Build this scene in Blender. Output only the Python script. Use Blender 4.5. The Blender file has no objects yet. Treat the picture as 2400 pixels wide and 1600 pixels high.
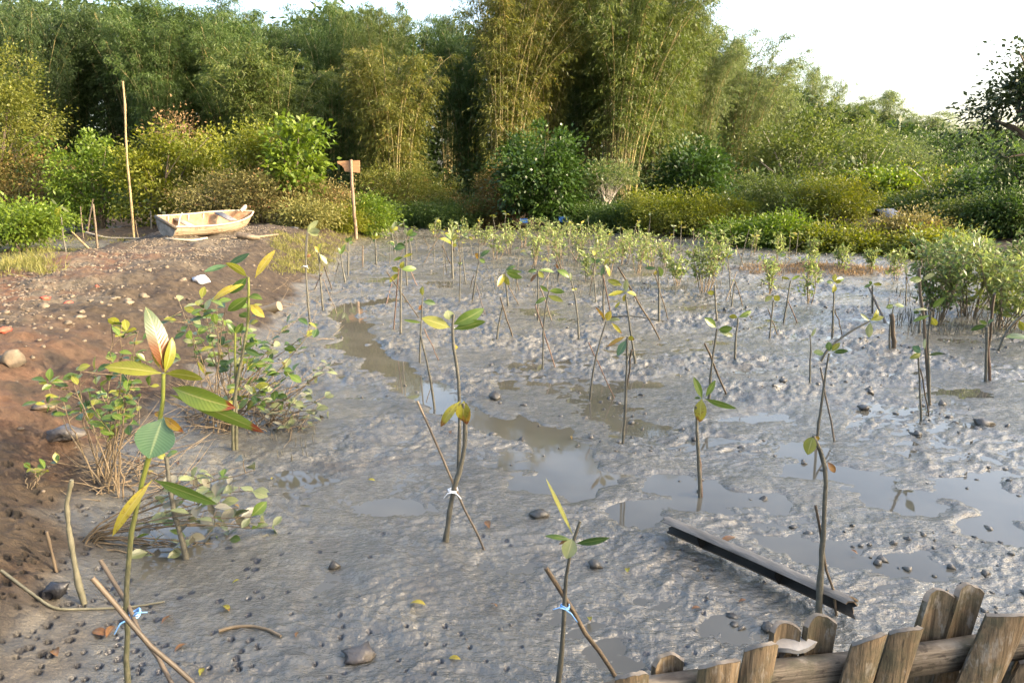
import bpy, math
import numpy as np
from mathutils import Vector, Matrix

# ------------------------------------------------------------------ camera, sky, sun, exposure
sc = bpy.context.scene
CAM_Z, PITCH, F = 1.65, math.radians(12.9), 1600.0
cam_d = bpy.data.cameras.new("camera")
cam = bpy.data.objects.new("camera", cam_d)
sc.collection.objects.link(cam)
cam.location = (0, 0, CAM_Z)
cam.rotation_euler = (math.pi / 2 - PITCH, 0, 0)
cam_d.lens, cam_d.sensor_width = 24.0, 36.0
cam_d.clip_start, cam_d.clip_end = 0.05, 2000
sc.camera = cam

SUN_AZ, SUN_EL = math.radians(106), math.radians(23)      # azimuth clockwise from the view direction (+Y)
w = bpy.data.worlds.new("World"); sc.world = w; w.use_nodes = True
nt = w.node_tree
bg = nt.nodes["Background"]
sky = nt.nodes.new("ShaderNodeTexSky"); sky.sky_type = 'NISHITA'; sky.sun_disc = False
sky.sun_elevation, sky.sun_rotation = SUN_EL, SUN_AZ
sky.air_density, sky.dust_density, sky.ozone_density = 1.0, 6.0, .3
nt.links.new(sky.outputs[0], bg.inputs[0]); bg.inputs[1].default_value = 0.15
sl = bpy.data.lights.new("sun", 'SUN'); sl.energy = 2.0; sl.angle = math.radians(0.6); sl.color = (1.0, 0.82, 0.58)
sun = bpy.data.objects.new("sun", sl); sc.collection.objects.link(sun)
sd = Vector((math.sin(SUN_AZ) * math.cos(SUN_EL), math.cos(SUN_AZ) * math.cos(SUN_EL), math.sin(SUN_EL)))
sun.rotation_euler = sd.to_track_quat('Z', 'Y').to_euler()
sc.view_settings.view_transform = 'Standard'; sc.view_settings.look = 'None'
sc.view_settings.gamma = 1.0; sc.view_settings.exposure = 2.65
cy = sc.cycles
cy.max_bounces = 7; cy.diffuse_bounces = 3; cy.glossy_bounces = 3; cy.transmission_bounces = 4
cy.caustics_reflective = False; cy.caustics_refractive = False

COL = sc.collection
RNG = np.random.default_rng

# ------------------------------------------------------------------ helpers
def nrm(a):
    return a / np.maximum(np.linalg.norm(a, axis=-1, keepdims=True), 1e-9)

def tag(o, label=None, cat=None, group=None, kind=None):
    if label: o["label"] = label
    if cat: o["category"] = cat
    if group: o["group"] = group
    if kind: o["kind"] = kind
    return o

def empty(name, loc, label=None, cat=None, group=None, rz=0.0):
    o = bpy.data.objects.new(name, None); COL.objects.link(o)
    o.location = loc; o.rotation_euler = (0, 0, rz); o.empty_display_size = .1
    return tag(o, label, cat, group)

class MB:
    """collects shapes (vertices, faces, point attributes) and builds ONE mesh"""
    def __init__(self):
        self.V, self.L, self.S, self.A, self.n, self.nl = [], [], [], {}, 0, 0
    def add(self, V, Fs, **attrs):
        V = np.asarray(V, float); Fs = np.asarray(Fs, int)
        self.V.append(V); k = Fs.shape[1]
        self.L.append((Fs + self.n).ravel()); self.S.append(self.nl + np.arange(len(Fs)) * k)
        for a, v in attrs.items():
            self.A.setdefault(a, []).append((self.n, np.broadcast_to(np.asarray(v, float), (len(V),))))
        self.n += len(V); self.nl += Fs.size
        return self
    def mesh(self, name, mat, smooth=True):
        me = bpy.data.meshes.new(name)
        V = np.concatenate(self.V); L = np.concatenate(self.L); S = np.concatenate(self.S)
        me.vertices.add(len(V)); me.vertices.foreach_set("co", V.astype(np.float32).ravel())
        me.loops.add(len(L)); me.loops.foreach_set("vertex_index", L.astype(np.int32))
        me.polygons.add(len(S)); me.polygons.foreach_set("loop_start", S.astype(np.int32))
        me.update(calc_edges=True)
        if smooth: me.shade_smooth()
        for a, lst in self.A.items():
            arr = np.zeros(len(V), np.float32)
            for st, v in lst: arr[st:st + len(v)] = v
            me.attributes.new(a, 'FLOAT', 'POINT').data.foreach_set("value", arr)
        for m in (mat if isinstance(mat, (list, tuple)) else [mat]): me.materials.append(m)
        return me
    def build(self, name, mat, parent=None, smooth=True, loc=None):
        return link(name, self.mesh(name, mat, smooth), parent, loc)

def link(name, me, parent=None, loc=None):
    o = bpy.data.objects.new(name, me); COL.objects.link(o)
    if parent is not None: o.parent = parent
    if loc is not None: o.location = loc
    return o

def tube(mb, P, R, sides=6, cap=True, **attrs):
    P = np.asarray(P, float); n = len(P); R = np.broadcast_to(np.asarray(R, float), (n,))
    T = nrm(np.gradient(P, axis=0))
    ref = np.array([0, 0, 1.0]) if abs(T[0, 2]) < .9 else np.array([0, 1.0, 0])
    A = nrm(np.cross(T, ref)); B = np.cross(T, A)
    a = np.linspace(0, 2 * np.pi, sides, endpoint=False)
    V = (P[:, None] + R[:, None, None] * (A[:, None] * np.cos(a)[None, :, None] + B[:, None] * np.sin(a)[None, :, None])).reshape(-1, 3)
    i = np.arange(n - 1)[:, None] * sides; j = np.arange(sides)[None]; j2 = (j + 1) % sides
    Fq = np.stack([i + j, i + j2, i + sides + j2, i + sides + j], -1).reshape(-1, 4)
    la = np.repeat(np.linspace(0, 1, n), sides)
    mb.add(V, Fq, la=la, **attrs)
    if cap:
        k = np.arange(sides)
        mb.add(V[-sides:], k[None, :]); mb.add(V[:sides], k[None, ::-1])
    return mb

def box(mb, lo, hi, M=None):
    x0, y0, z0 = lo; x1, y1, z1 = hi
    V = np.array([(x0,y0,z0),(x1,y0,z0),(x1,y1,z0),(x0,y1,z0),(x0,y0,z1),(x1,y0,z1),(x1,y1,z1),(x0,y1,z1)], float)
    if M is not None: V = V @ np.array(M.to_3x3()).T + np.array(M.translation)
    return mb.add(V, [(0,3,2,1),(4,5,6,7),(0,1,5,4),(1,2,6,5),(2,3,7,6),(3,0,4,7)])

_perm = RNG(7).permutation(512); _perm = np.concatenate([_perm, _perm, _perm])
_grad = nrm(RNG(8).normal(size=(512, 2)))
def noise(x, y):
    xi = np.floor(x).astype(int); yi = np.floor(y).astype(int); xf = x - xi; yf = y - yi
    u = xf**3 * (xf * (xf * 6 - 15) + 10); v = yf**3 * (yf * (yf * 6 - 15) + 10)
    def g(ix, iy, dx, dy):
        h = _perm[(_perm[ix & 511] + iy) & 511]; gr = _grad[h]
        return gr[..., 0] * dx + gr[..., 1] * dy
    n00 = g(xi, yi, xf, yf); n10 = g(xi + 1, yi, xf - 1, yf); n01 = g(xi, yi + 1, xf, yf - 1); n11 = g(xi + 1, yi + 1, xf - 1, yf - 1)
    return ((n00 * (1 - u) + n10 * u) * (1 - v) + (n01 * (1 - u) + n11 * u) * v) * 1.6
def fbm(x, y, o=4):
    s = 0; a = 1.0
    for i in range(o): s = s + a * noise(x * 2**i + i * 17.3, y * 2**i - i * 9.1); a *= .5
    return s
def ridged(x, y, o=2):
    s = 0; a = 1.0
    for i in range(o): s = s + a * (1 - 2 * np.abs(noise(x * 2**i + i * 31.7, y * 2**i + i * 5.2))); a *= .5
    return s
def smooth(a, b, x):
    t = np.clip((x - a) / (b - a), 0, 1); return t * t * (3 - 2 * t)

# rays through the photograph's 2400 x 1600 pixel raster (for measuring positions)
cp, sp = math.cos(PITCH), math.sin(PITCH)
def ray(u, v):
    a, b = (u - 1200) / F, (800 - v) / F
    return np.array([a, cp + b * sp, -sp + b * cp])
def at(u, v, Y):
    r = ray(u, v); return r * (Y / r[1]) + np.array([0, 0, CAM_Z])
def pxm(Y):                      # metres per photo pixel at depth Y
    return Y / F / cp * .98

# ------------------------------------------------------------------ materials
def new_mat(name):
    m = bpy.data.materials.new(name); m.use_nodes = True
    n = m.node_tree; n.nodes.clear()
    out = n.nodes.new("ShaderNodeOutputMaterial"); bs = n.nodes.new("ShaderNodeBsdfPrincipled")
    n.links.new(bs.outputs[0], out.inputs[0])
    return m, n, bs, out
def nd(n, t, **k):
    x = n.nodes.new(t)
    for a, b in k.items(): setattr(x, a, b)
    return x
def attr(n, name): return nd(n, "ShaderNodeAttribute", attribute_name=name).outputs["Fac"]
def math_(n, op, a, b=None, c=None, clamp=False):
    x = nd(n, "ShaderNodeMath", operation=op, use_clamp=clamp)
    for i, q in enumerate((a, b, c)):
        if q is None: continue
        if isinstance(q, (int, float)): x.inputs[i].default_value = q
        else: n.links.new(q, x.inputs[i])
    return x.outputs[0]
def mix(n, f, a, b):
    x = nd(n, "ShaderNodeMix", data_type='RGBA')
    for i, q in ((0, f), (6, a), (7, b)):
        if isinstance(q, (int, float)): x.inputs[i].default_value = q
        elif isinstance(q, tuple): x.inputs[i].default_value = (*q[:3], 1)
        else: n.links.new(q, x.inputs[i])
    return x.outputs[2]
def tex(n, scale, detail=4, rough=.55, coord='Object', stretch=None, dist=0.0):
    tc = nd(n, "ShaderNodeTexCoord").outputs[coord]
    if stretch:
        mp = nd(n, "ShaderNodeMapping"); mp.inputs['Scale'].default_value = stretch
        n.links.new(tc, mp.inputs[0]); tc = mp.outputs[0]
    t = nd(n, "ShaderNodeTexNoise"); t.inputs['Scale'].default_value = scale
    t.inputs['Detail'].default_value = detail; t.inputs['Roughness'].default_value = rough; t.inputs['Distortion'].default_value = dist
    n.links.new(tc, t.inputs['Vector']); return t.outputs['Fac']
def remap(n, f, a, b, lo=0.0, hi=1.0):
    x = nd(n, "ShaderNodeMapRange"); n.links.new(f, x.inputs[0])
    for i, q in enumerate((a, b, lo, hi)): x.inputs[i + 1].default_value = q
    return x.outputs[0]
def bump(n, bs, h, strength=.5, dist=.01):
    b = nd(n, "ShaderNodeBump"); b.inputs['Strength'].default_value = strength; b.inputs['Distance'].default_value = dist
    n.links.new(h, b.inputs['Height']); n.links.new(b.outputs[0], bs.inputs['Normal'])
def setc(n, bs, c):
    if isinstance(c, tuple): bs.inputs['Base Color'].default_value = (*c, 1)
    else: n.links.new(c, bs.inputs['Base Color'])

def mat_rough(name, a, b, scale=8, rough=.8, bscale=40, bstr=.5, bdist=.005, stretch=None, c=None, spec=.4):
    m, n, bs, _ = new_mat(name)
    col = mix(n, remap(n, tex(n, scale, 5, .6, stretch=stretch), .35, .65), a, b)
    if c: col = mix(n, remap(n, tex(n, scale * .37, 3, .6, stretch=stretch), .52, .66), col, c)
    setc(n, bs, col); bs.inputs['Roughness'].default_value = rough; bs.inputs['Specular IOR Level'].default_value = spec
    bump(n, bs, tex(n, bscale, 4, .6, stretch=stretch), bstr, bdist)
    return m

def mat_foliage(name, a, b, transl=.4, rough=.5, dry=None, k=.9):
    """a..b: range of leaf colours, chosen leaf by leaf"""
    a, b = tuple(x * k for x in a), tuple(x * k for x in b)
    m, n, bs, out = new_mat(name)
    t = attr(n, "tint")
    r = nd(n, "ShaderNodeObjectInfo").outputs['Random']
    col = mix(n, math_(n, 'ADD', math_(n, 'MULTIPLY', t, .85), math_(n, 'MULTIPLY', r, .15), clamp=True), a, b)
    if dry: col = mix(n, remap(n, t, .9, .93), col, dry)
    setc(n, bs, col); bs.inputs['Roughness'].default_value = rough; bs.inputs['Specular IOR Level'].default_value = .3
    tr = nd(n, "ShaderNodeBsdfTranslucent"); mx = nd(n, "ShaderNodeMixShader"); mx.inputs[0].default_value = transl
    g = nd(n, "ShaderNodeHueSaturation"); g.inputs['Value'].default_value = 1.25; g.inputs['Saturation'].default_value = 1.1
    n.links.new(col, g.inputs['Color']); n.links.new(g.outputs[0], tr.inputs[0])
    n.links.new(bs.outputs[0], mx.inputs[1]); n.links.new(tr.outputs[0], mx.inputs[2]); n.links.new(mx.outputs[0], out.inputs[0])
    return m

def mat_leaf(name, base, base2, rib, tip=None, root=None, spots=0.0, transl=.35, rough=.32, k=.72):
    """one broad leaf: la runs along it, lc across it"""
    base, base2, rib = [tuple(x * k for x in c) for c in (base, base2, rib)]
    m, n, bs, out = new_mat(name)
    la, lc = attr(n, "la"), attr(n, "lc")
    nz = tex(n, 25, 4, .6)
    col = mix(n, remap(n, nz, .35, .65), base, base2)
    if spots: col = mix(n, math_(n, 'MULTIPLY', remap(n, tex(n, 90, 3, .7), .56, .64), spots), col, (.10, .045, .015))
    ln = math_(n, 'ADD', la, math_(n, 'MULTIPLY', math_(n, 'SUBTRACT', nz, .5), .35))
    if tip: col = mix(n, remap(n, ln, .80, .88), col, tip)
    if root: col = mix(n, remap(n, ln, .62, .38), col, root)
    ac = math_(n, 'ABSOLUTE', lc)
    vein = math_(n, 'SINE', math_(n, 'ADD', math_(n, 'MULTIPLY', la, 95.0), math_(n, 'MULTIPLY', ac, -16.0)))
    col = mix(n, math_(n, 'MULTIPLY', remap(n, vein, .6, 1.0), .10), col, rib)
    col = mix(n, remap(n, ac, .10, .03), col, rib)
    setc(n, bs, col); bs.inputs['Roughness'].default_value = rough; bs.inputs['Specular IOR Level'].default_value = .45
    bump(n, bs, vein, .12, .002)
    tr = nd(n, "ShaderNodeBsdfTranslucent"); mx = nd(n, "ShaderNodeMixShader"); mx.inputs[0].default_value = transl
    n.links.new(col, tr.inputs[0])
    n.links.new(bs.outputs[0], mx.inputs[1]); n.links.new(tr.outputs[0], mx.inputs[2]); n.links.new(mx.outputs[0], out.inputs[0])
    return m

LEAF = {
 'g': mat_leaf('leaf_green', (.10,.17,.025), (.13,.20,.03), (.30,.33,.10)),
 'y': mat_leaf('leaf_yellow_green', (.22,.24,.025), (.27,.27,.03), (.45,.42,.12), spots=.25),
 'Y': mat_leaf('leaf_yellow', (.42,.33,.03), (.46,.38,.05), (.5,.42,.14), spots=.6),
 'p': mat_leaf('leaf_pale', (.26,.30,.12), (.32,.35,.17), (.42,.42,.22)),
 'b': mat_leaf('leaf_blue_green', (.075,.16,.085), (.09,.18,.09), (.22,.30,.15)),
 'd': mat_leaf('leaf_dark_green', (.045,.095,.02), (.06,.115,.025), (.18,.24,.08)),
 'r': mat_leaf('leaf_dead_brown', (.16,.07,.025), (.22,.11,.03), (.25,.15,.05), transl=.2),
 'o': mat_leaf('leaf_orange', (.40,.20,.02), (.30,.24,.02), (.45,.3,.1), spots=.9, tip=(.13,.04,.01)),
 'B': mat_leaf('leaf_brown_base', (.075,.115,.042), (.095,.13,.05), (.48,.42,.16), root=(.095,.034,.012), transl=.18),
 't': mat_leaf('leaf_red_tip', (.15,.22,.03), (.19,.25,.03), (.36,.36,.1), tip=(.16,.03,.012)),
 'k': mat_leaf('leaf_browned', (.30,.29,.025), (.34,.30,.03), (.4,.36,.1), tip=(.14,.055,.012), spots=.9),
}
M_BARK = mat_rough('mangrove_stem', (.055,.052,.04), (.10,.093,.068), 30, .65, 90, .7, .004, c=(.05,.05,.04))
M_STEMG = None
def _stemg():
    m, n, bs, _ = new_mat('green_stem')
    la = attr(n, "la"); nz = tex(n, 60, 4, .6)
    up = mix(n, remap(n, nz, .4, .6), (.13, .145, .02), (.10, .12, .02))
    lo = mix(n, remap(n, nz, .4, .6), (.05, .052, .028), (.085, .08, .05))
    setc(n, bs, mix(n, remap(n, math_(n, 'ADD', la, math_(n, 'MULTIPLY', math_(n, 'SUBTRACT', nz, .5), .3)), .62, .85), lo, up))
    bs.inputs['Roughness'].default_value = .5; bump(n, bs, nz, .5, .004)
    return m
M_STEMG = _stemg()
M_STAKE = mat_rough('bamboo_stake', (.07,.052,.034), (.12,.09,.058), 20, .6, 60, .4, .003, (1,1,.1), c=(.05,.04,.03))
M_STAKER = mat_rough('reddish_stake', (.10,.06,.04), (.15,.092,.06), 20, .6, 60, .4, .003, (1,1,.1))
M_POLE = mat_rough('dry_pole', (.16,.115,.055), (.22,.165,.085), 15, .6, 50, .4, .003, c=(.10,.07,.035))
M_RIBW = mat_rough('white_ribbon', (.65,.68,.70), (.75,.76,.78), 20, .4, 60, .3, .002)
M_RIBB = mat_rough('blue_ribbon', (.12,.30,.62), (.22,.42,.70), 25, .35, 60, .3, .002)
M_PALEB = mat_rough('pale_green_bark', (.085,.08,.05), (.13,.12,.08), 30, .7, 80, .5, .003)
M_TWIG = mat_rough('pale_twig', (.10,.075,.045), (.16,.12,.072), 30, .7, 80, .5, .003)

# ------------------------------------------------------------------ terrain
SH_Y = [-5, 1.5, 2.3, 3.1, 4.5, 6.5, 9.4, 12, 16, 19, 22, 26, 60]
SH_X = [-.9, -1.2, -1.45, -1.85, -2.1, -2.3, -2.75, -3.15, -3.75, -4.15, -4.2, -3.6, -3.6]
LD_X = [-80, -30, -14, -9, -4, 0, 4, 6, 9, 12, 16, 30, 80]
LD_Y = [22, 23, 25, 27, 27.5, 28, 26, 21.5, 18.8, 17.4, 15.5, 12, 10]
def shore(y): return np.interp(y, SH_Y, SH_X)
def h_smooth(x, y):
    x = np.asarray(x, float); y = np.asarray(y, float)
    t = shore(y) - x
    crest = .60 + .05 * np.sin(y * .9)
    b = crest * smooth(-.1, 1.9, t) * (1 - smooth(3.9, 5.6, t)) * smooth(27, 22, y * 1.0)
    wide = .35 * smooth(.1, 2.2, t) * smooth(18, 22, y) * (1 - smooth(8, 11, t))
    land = .32 * smooth(0, 5, y - np.interp(x, LD_X, LD_Y))
    isl = .13 * np.exp(-(((x - 5.9) / 1.5)**2 + ((y - 13.2) / .8)**2)**1.5)
    back = .55 * smooth(.75, -.6, y)
    flat = -.035 * smooth(5.0, 6.4, t) * smooth(9, 11, y) * smooth(25, 22, y)
    return np.maximum.reduce([b, wide, land]) + isl + back + flat

TT = np.geomspace(.5, 80, 2600)
def ground(u, v):                # where the sight line through photo pixel (u, v) meets the ground
    r = ray(u, v); o = np.array([0, 0, CAM_Z])
    P = o + r * TT[:, None]
    hit = P[:, 2] <= h_smooth(P[:, 0], P[:, 1]); hit[-1] = True
    p = P[int(np.argmax(hit))]
    return np.array([p[0], p[1], float(h_smooth(p[0], p[1]))])

WATER_Z = -.003
# pools and the creek, measured on the ground (photo pixel centre, half-size in pixels, depth in m)
POOLS = [(1330,1120,120,45,.05),(1270,1080,90,25,.04),(1560,1150,130,38,.045),(1700,1170,130,34,.045),(1480,1200,70,30,.035),
 (1780,980,90,16,.03),(1640,1040,70,16,.03),(1990,1110,110,26,.035),(2100,1180,120,30,.03),(2300,1160,110,45,.055),(2370,1260,80,40,.05),
 (1900,1290,140,40,.035),(2120,1330,120,36,.035),(700,1130,70,26,.03),(770,1300,60,80,.012),(760,1420,60,80,.014),(820,1540,80,60,.012),
 (430,1180,90,22,.02),(1680,1480,90,42,.022),(1560,1420,60,50,.018),(1440,1560,60,50,.02),(1180,1320,80,36,.018),(960,1190,90,22,.02),
 (900,655,45,6,.03),(1010,665,60,7,.03),(1110,660,60,6,.02),(1250,730,60,9,.025),(1300,850,70,10,.025),(1240,860,50,9,.025),
 (1700,800,80,7,.02),(1930,790,90,7,.025),(1770,870,60,9,.025),(1480,900,110,14,.025),(1610,880,60,9,.02),(2000,750,60,6,.02),(1500,1000,90,14,.02),
 (2250,800,80,7,.02),(2280,920,80,10,.025),(2060,960,90,14,.022),(1870,1060,80,14,.025),(1130,930,60,9,.012),(860,930,50,10,.012)]
CREEK = [(905,705),(812,718),(800,735),(838,775),(835,800),(815,812),(880,835),(930,870),(985,905),(1040,945),(1100,975),(1180,1000),(1270,1020),(1330,1060)]
def ellipse_world():
    out = []
    for u, v, ru, rv, d in POOLS:
        c = ground(u, v); e = ground(u + ru, v); f1 = ground(u, v - rv); f2 = ground(u, v + rv)
        out.append((c[0], (f1[1] + f2[1]) / 2, abs(e[0] - c[0]), max(abs(f1[1] - f2[1]) / 2, .03), d))
    return out
EW = ellipse_world()
CK = np.array([ground(u, v)[:2] for u, v in CREEK])
def seg_dist(x, y, P):
    d = np.full(x.shape, 1e9)
    for a, b in zip(P[:-1], P[1:]):
        ab = b - a; t = np.clip(((x - a[0]) * ab[0] + (y - a[1]) * ab[1]) / (ab @ ab), 0, 1)
        d = np.minimum(d, np.hypot(x - a[0] - t * ab[0], y - a[1] - t * ab[1]))
    return d
rh = RNG(3)
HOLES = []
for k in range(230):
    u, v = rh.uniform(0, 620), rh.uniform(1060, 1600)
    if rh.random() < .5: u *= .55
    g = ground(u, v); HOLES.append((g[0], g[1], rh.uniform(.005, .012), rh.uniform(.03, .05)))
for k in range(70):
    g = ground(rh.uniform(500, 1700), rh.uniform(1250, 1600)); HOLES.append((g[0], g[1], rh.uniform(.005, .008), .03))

def h_full(x, y):
    hs = h_smooth(x, y); bank = smooth(.02, .16, hs)
    wx = x + .10 * noise(x * 2.3, y * 2.3) ; wy = y + .10 * noise(x * 2.3 + 40, y * 2.3 + 9)
    c, s = math.cos(.35), math.sin(.35)
    ax, ay = c * wx + s * wy, -s * wx + c * wy
    patch = smooth(-.35, .35, fbm(x * .9 + 11, y * .9, 2))              # how churned the mud is
    big = .015 * fbm(x * .8, y * .8, 3)
    rid = .0135 * (ridged(ax * 4.5, ay * 8.5, 2) - .45) * (.35 + patch)
    rid2 = .0085 * (ridged(wx * 12 + 5, wy * 20, 2) - .4) * (.3 + .9 * patch)
    fine = .0025 * fbm(x * 34, y * 34, 2)
    lump = .009 * smooth(.35, .8, noise(x * 6.1 + 3, y * 6.1 + 7)) * (.3 + patch)
    far = smooth(3.5, 9, y); calm = .42 + .58 * smooth(2.6, 6.0, y)
    mud = .006 + big + (rid * (1 + .9 * far) + rid2 * (1 + .5 * far) + lump) * calm + fine
    for cx, cy_, rx, ry, d in EW:
        m = (np.abs(x - cx) < rx * 2.1) & (np.abs(y - cy_) < ry * 2.1)
        if not m.any(): continue
        xm, ym = x[m], y[m]
        q = np.hypot((xm - cx) / rx, (ym - cy_) / ry)
        k = smooth(1.5, .3, q + .75 * fbm(xm * 2.6 + cx, ym * 3.6, 3))
        mud[m] = mud[m] * (1 - .25 * k) - d * k * .62
    m = (x > CK[:, 0].min() - .8) & (x < CK[:, 0].max() + .8) & (y > CK[:, 1].min() - .8) & (y < CK[:, 1].max() + .8)
    if m.any():
        dk = seg_dist(x[m], y[m], CK) + .13 * fbm(x[m] * 2.5, y[m] * 2.5, 3)
        k = smooth(.26, .06, dk); mud[m] = mud[m] * (1 - .7 * k) - .04 * k
    bm = bank > 0; soil = np.zeros_like(x); xb, yb = x[bm], y[bm]
    soil[bm] = .06 * fbm(xb * 1.1 + 3, yb * 1.1, 3) + .02 * fbm(xb * 6, yb * 6, 3) + .010 * fbm(xb * 22, yb * 22, 2) + .02 * np.abs(noise(xb * 3.3, yb * 3.3))
    h = hs + mud * (1 - bank) + soil * bank
    return h

def build_ground():
    th = np.concatenate([np.linspace(-180, -60, 14)[:-1], np.linspace(-60, -42, 30)[:-1], np.linspace(-42, 42, 720), np.linspace(42, 60, 30)[1:], np.linspace(60, 180, 14)[1:-1]])
    th = np.radians(th)
    r = np.concatenate([np.linspace(.3, 1.2, 10)[:-1], np.geomspace(1.2, 1.85, 14)[:-1], np.geomspace(1.85, 4.6, 310)[:-1], np.geomspace(4.6, 34, 370), np.geomspace(34, 700, 40)[1:]])
    Rr, Th = np.meshgrid(r, th, indexing='ij')
    x = (Rr * np.sin(Th)).ravel(); y = (Rr * np.cos(Th)).ravel()
    z = h_full(x, y)
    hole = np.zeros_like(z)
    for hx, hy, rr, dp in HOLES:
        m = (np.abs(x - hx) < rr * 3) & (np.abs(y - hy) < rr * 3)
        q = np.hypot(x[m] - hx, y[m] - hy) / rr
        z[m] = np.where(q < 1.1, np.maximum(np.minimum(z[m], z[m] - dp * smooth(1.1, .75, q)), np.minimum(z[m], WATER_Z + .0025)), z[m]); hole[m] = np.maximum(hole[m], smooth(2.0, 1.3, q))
    far = np.hypot(x, y) > 60
    z[far] = .3 + .4 * fbm(x[far] * .02, y[far] * .02, 2)
    nr, nt_ = len(r), len(th)
    i = np.arange(nr - 1)[:, None] * nt_; j = np.arange(nt_)[None]; j2 = (j + 1) % nt_
    Fq = np.stack([i + j, i + j2, i + nt_ + j2, i + nt_ + j], -1).reshape(-1, 4)
    hs = h_smooth(x, y)
    t = shore(y) - x
    bank = smooth(.015, .13, hs + .05 * fbm(x * 2.2, y * 2.2, 3))
    red = smooth(1.9, 2.7, t + .5 * fbm(x * .9, y * .9, 3)) * smooth(4.6, 3.9, t) * smooth(13.5, 9, y + 1.2 * noise(x, y))
    red = np.maximum(red, .8 * smooth(.45, 1.1, t + .35 * fbm(x * 1.3, y * 1.3, 3)) * smooth(6.2, 4.8, y))
    rub = smooth(1.4, 2.2, t + .5 * fbm(x * 1.7, y * 1.7, 3)) * smooth(4.5, 3.2, t) * smooth(4.0, 6.5, y) * smooth(19, 15, y)
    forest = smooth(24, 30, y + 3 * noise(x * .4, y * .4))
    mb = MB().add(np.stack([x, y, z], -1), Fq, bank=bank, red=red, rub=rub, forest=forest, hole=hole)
    m, n, bs, _ = new_mat('ground_mud_and_soil')
    n1, n2, n3 = tex(n, 2.2, 5, .6), tex(n, 14, 5, .65), tex(n, 90, 4, .6)
    mud = mix(n, remap(n, n1, .35, .65), (.0585,.0548,.0435), (.093,.0872,.070))
    mud = mix(n, math_(n, 'MULTIPLY', remap(n, n2, .45, .7), .6), mud, (.129,.121,.098))
    mud = mix(n, math_(n, 'MULTIPLY', remap(n, tex(n, 5, 4, .6), .58, .72), .5), mud, (.036,.034,.031))
    soil = mix(n, remap(n, n2, .35, .65), (.024,.0175,.0115), (.052,.039,.026))
    soil = mix(n, math_(n, 'MULTIPLY', remap(n, n1, .5, .62), .8), soil, (.026,.019,.014))
    redc = mix(n, remap(n, n2, .35, .65), (.068,.036,.021), (.10,.055,.032))
    rubc = mix(n, remap(n, n2, .35, .6), (.045,.036,.025), (.095,.078,.056))
    soil = mix(n, math_(n, 'MULTIPLY', attr(n, "rub"), remap(n, n1, .3, .55)), soil, rubc)
    soil = mix(n, math_(n, 'MULTIPLY', attr(n, "red"), remap(n, n1, .62, .42)), soil, redc)
    col = mix(n, attr(n, "bank"), mud, soil)
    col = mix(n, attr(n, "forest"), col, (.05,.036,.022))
    col = mix(n, attr(n, 'hole'), col, (.012, .010, .008))       # shade of deep burrows painted near-black, rims included
    setc(n, bs, col)
    sx = nd(n, "ShaderNodeSeparateXYZ"); n.links.new(nd(n, "ShaderNodeNewGeometry").outputs['Position'], sx.inputs[0])
    wet = remap(n, sx.outputs[2], WATER_Z + .001, .03, .06, .27)
    wet = math_(n, 'ADD', wet, math_(n, 'MULTIPLY', math_(n, 'SUBTRACT', n1, .5), .35))
    wet = math_(n, 'MAXIMUM', wet, .07)
    ro = nd(n, "ShaderNodeMix"); n.links.new(attr(n, "bank"), ro.inputs[0]); n.links.new(wet, ro.inputs[2]); ro.inputs[3].default_value = .85
    n.links.new(ro.outputs[0], bs.inputs['Roughness'])
    n.links.new(remap(n, attr(n, 'bank'), 0, 1, 0.85, .2), bs.inputs['Specular IOR Level'])
    hh = math_(n, 'ADD', math_(n, 'MULTIPLY', n2, .9), math_(n, 'MULTIPLY', n3, .35))
    hh = math_(n, 'ADD', hh, math_(n, 'MULTIPLY', tex(n, 24, 4, .55, stretch=(.55, 1.8, 1), dist=1.6), .9))
    bump(n, bs, hh, .75, .016)
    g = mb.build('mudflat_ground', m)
    tag(g, kind='structure')
    # centre under the viewer
    k = np.arange(nt_)
    return g
build_ground()

def build_water():
    m, n, bs, _ = new_mat('murky_water')
    setc(n, bs, mix(n, remap(n, tex(n, 1.5, 3), .4, .6), (.062,.058,.046), (.08,.075,.06)))
    bs.inputs['Roughness'].default_value = .03; bs.inputs['IOR'].default_value = 1.38
    bump(n, bs, tex(n, 7, 2, .5), .04, .01)
    xs = np.linspace(-45, 45, 10); ys = np.linspace(.9, 40, 10)
    X, Y = np.meshgrid(xs, ys, indexing='ij')
    i = np.arange(9)[:, None] * 10; j = np.arange(9)[None]
    Fq = np.stack([i + j, i + 10 + j, i + 11 + j, i + 1 + j], -1).reshape(-1, 4)
    o = MB().add(np.stack([X.ravel(), Y.ravel(), np.full(100, WATER_Z)], -1), Fq).build('shallow_water', m)
    tag(o, kind='structure')
build_water()

def gz(x, y): return float(h_full(np.array([x]), np.array([y]))[0])

# ------------------------------------------------------------------ foliage generators
def leaf_cards(mb, P, D, N, L, W, tint, droop=.15):
    """many small pointed leaves, each a folded diamond"""
    D = nrm(D); S = nrm(np.cross(D, N)); U = np.cross(S, D)
    L = np.asarray(L)[:, None]; W = np.asarray(W)[:, None]
    dn = np.array([0, 0, -1.0])
    a = P; m = P + D * L * .45 + U * L * .04; t = P + D * L + dn * L * droop
    V = np.stack([a, m + S * W * .5, t, m - S * W * .5], 1).reshape(-1, 3)
    Fq = np.arange(len(P) * 4).reshape(-1, 4)
    mb.add(V, Fq, tint=np.repeat(tint, 4))

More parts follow.
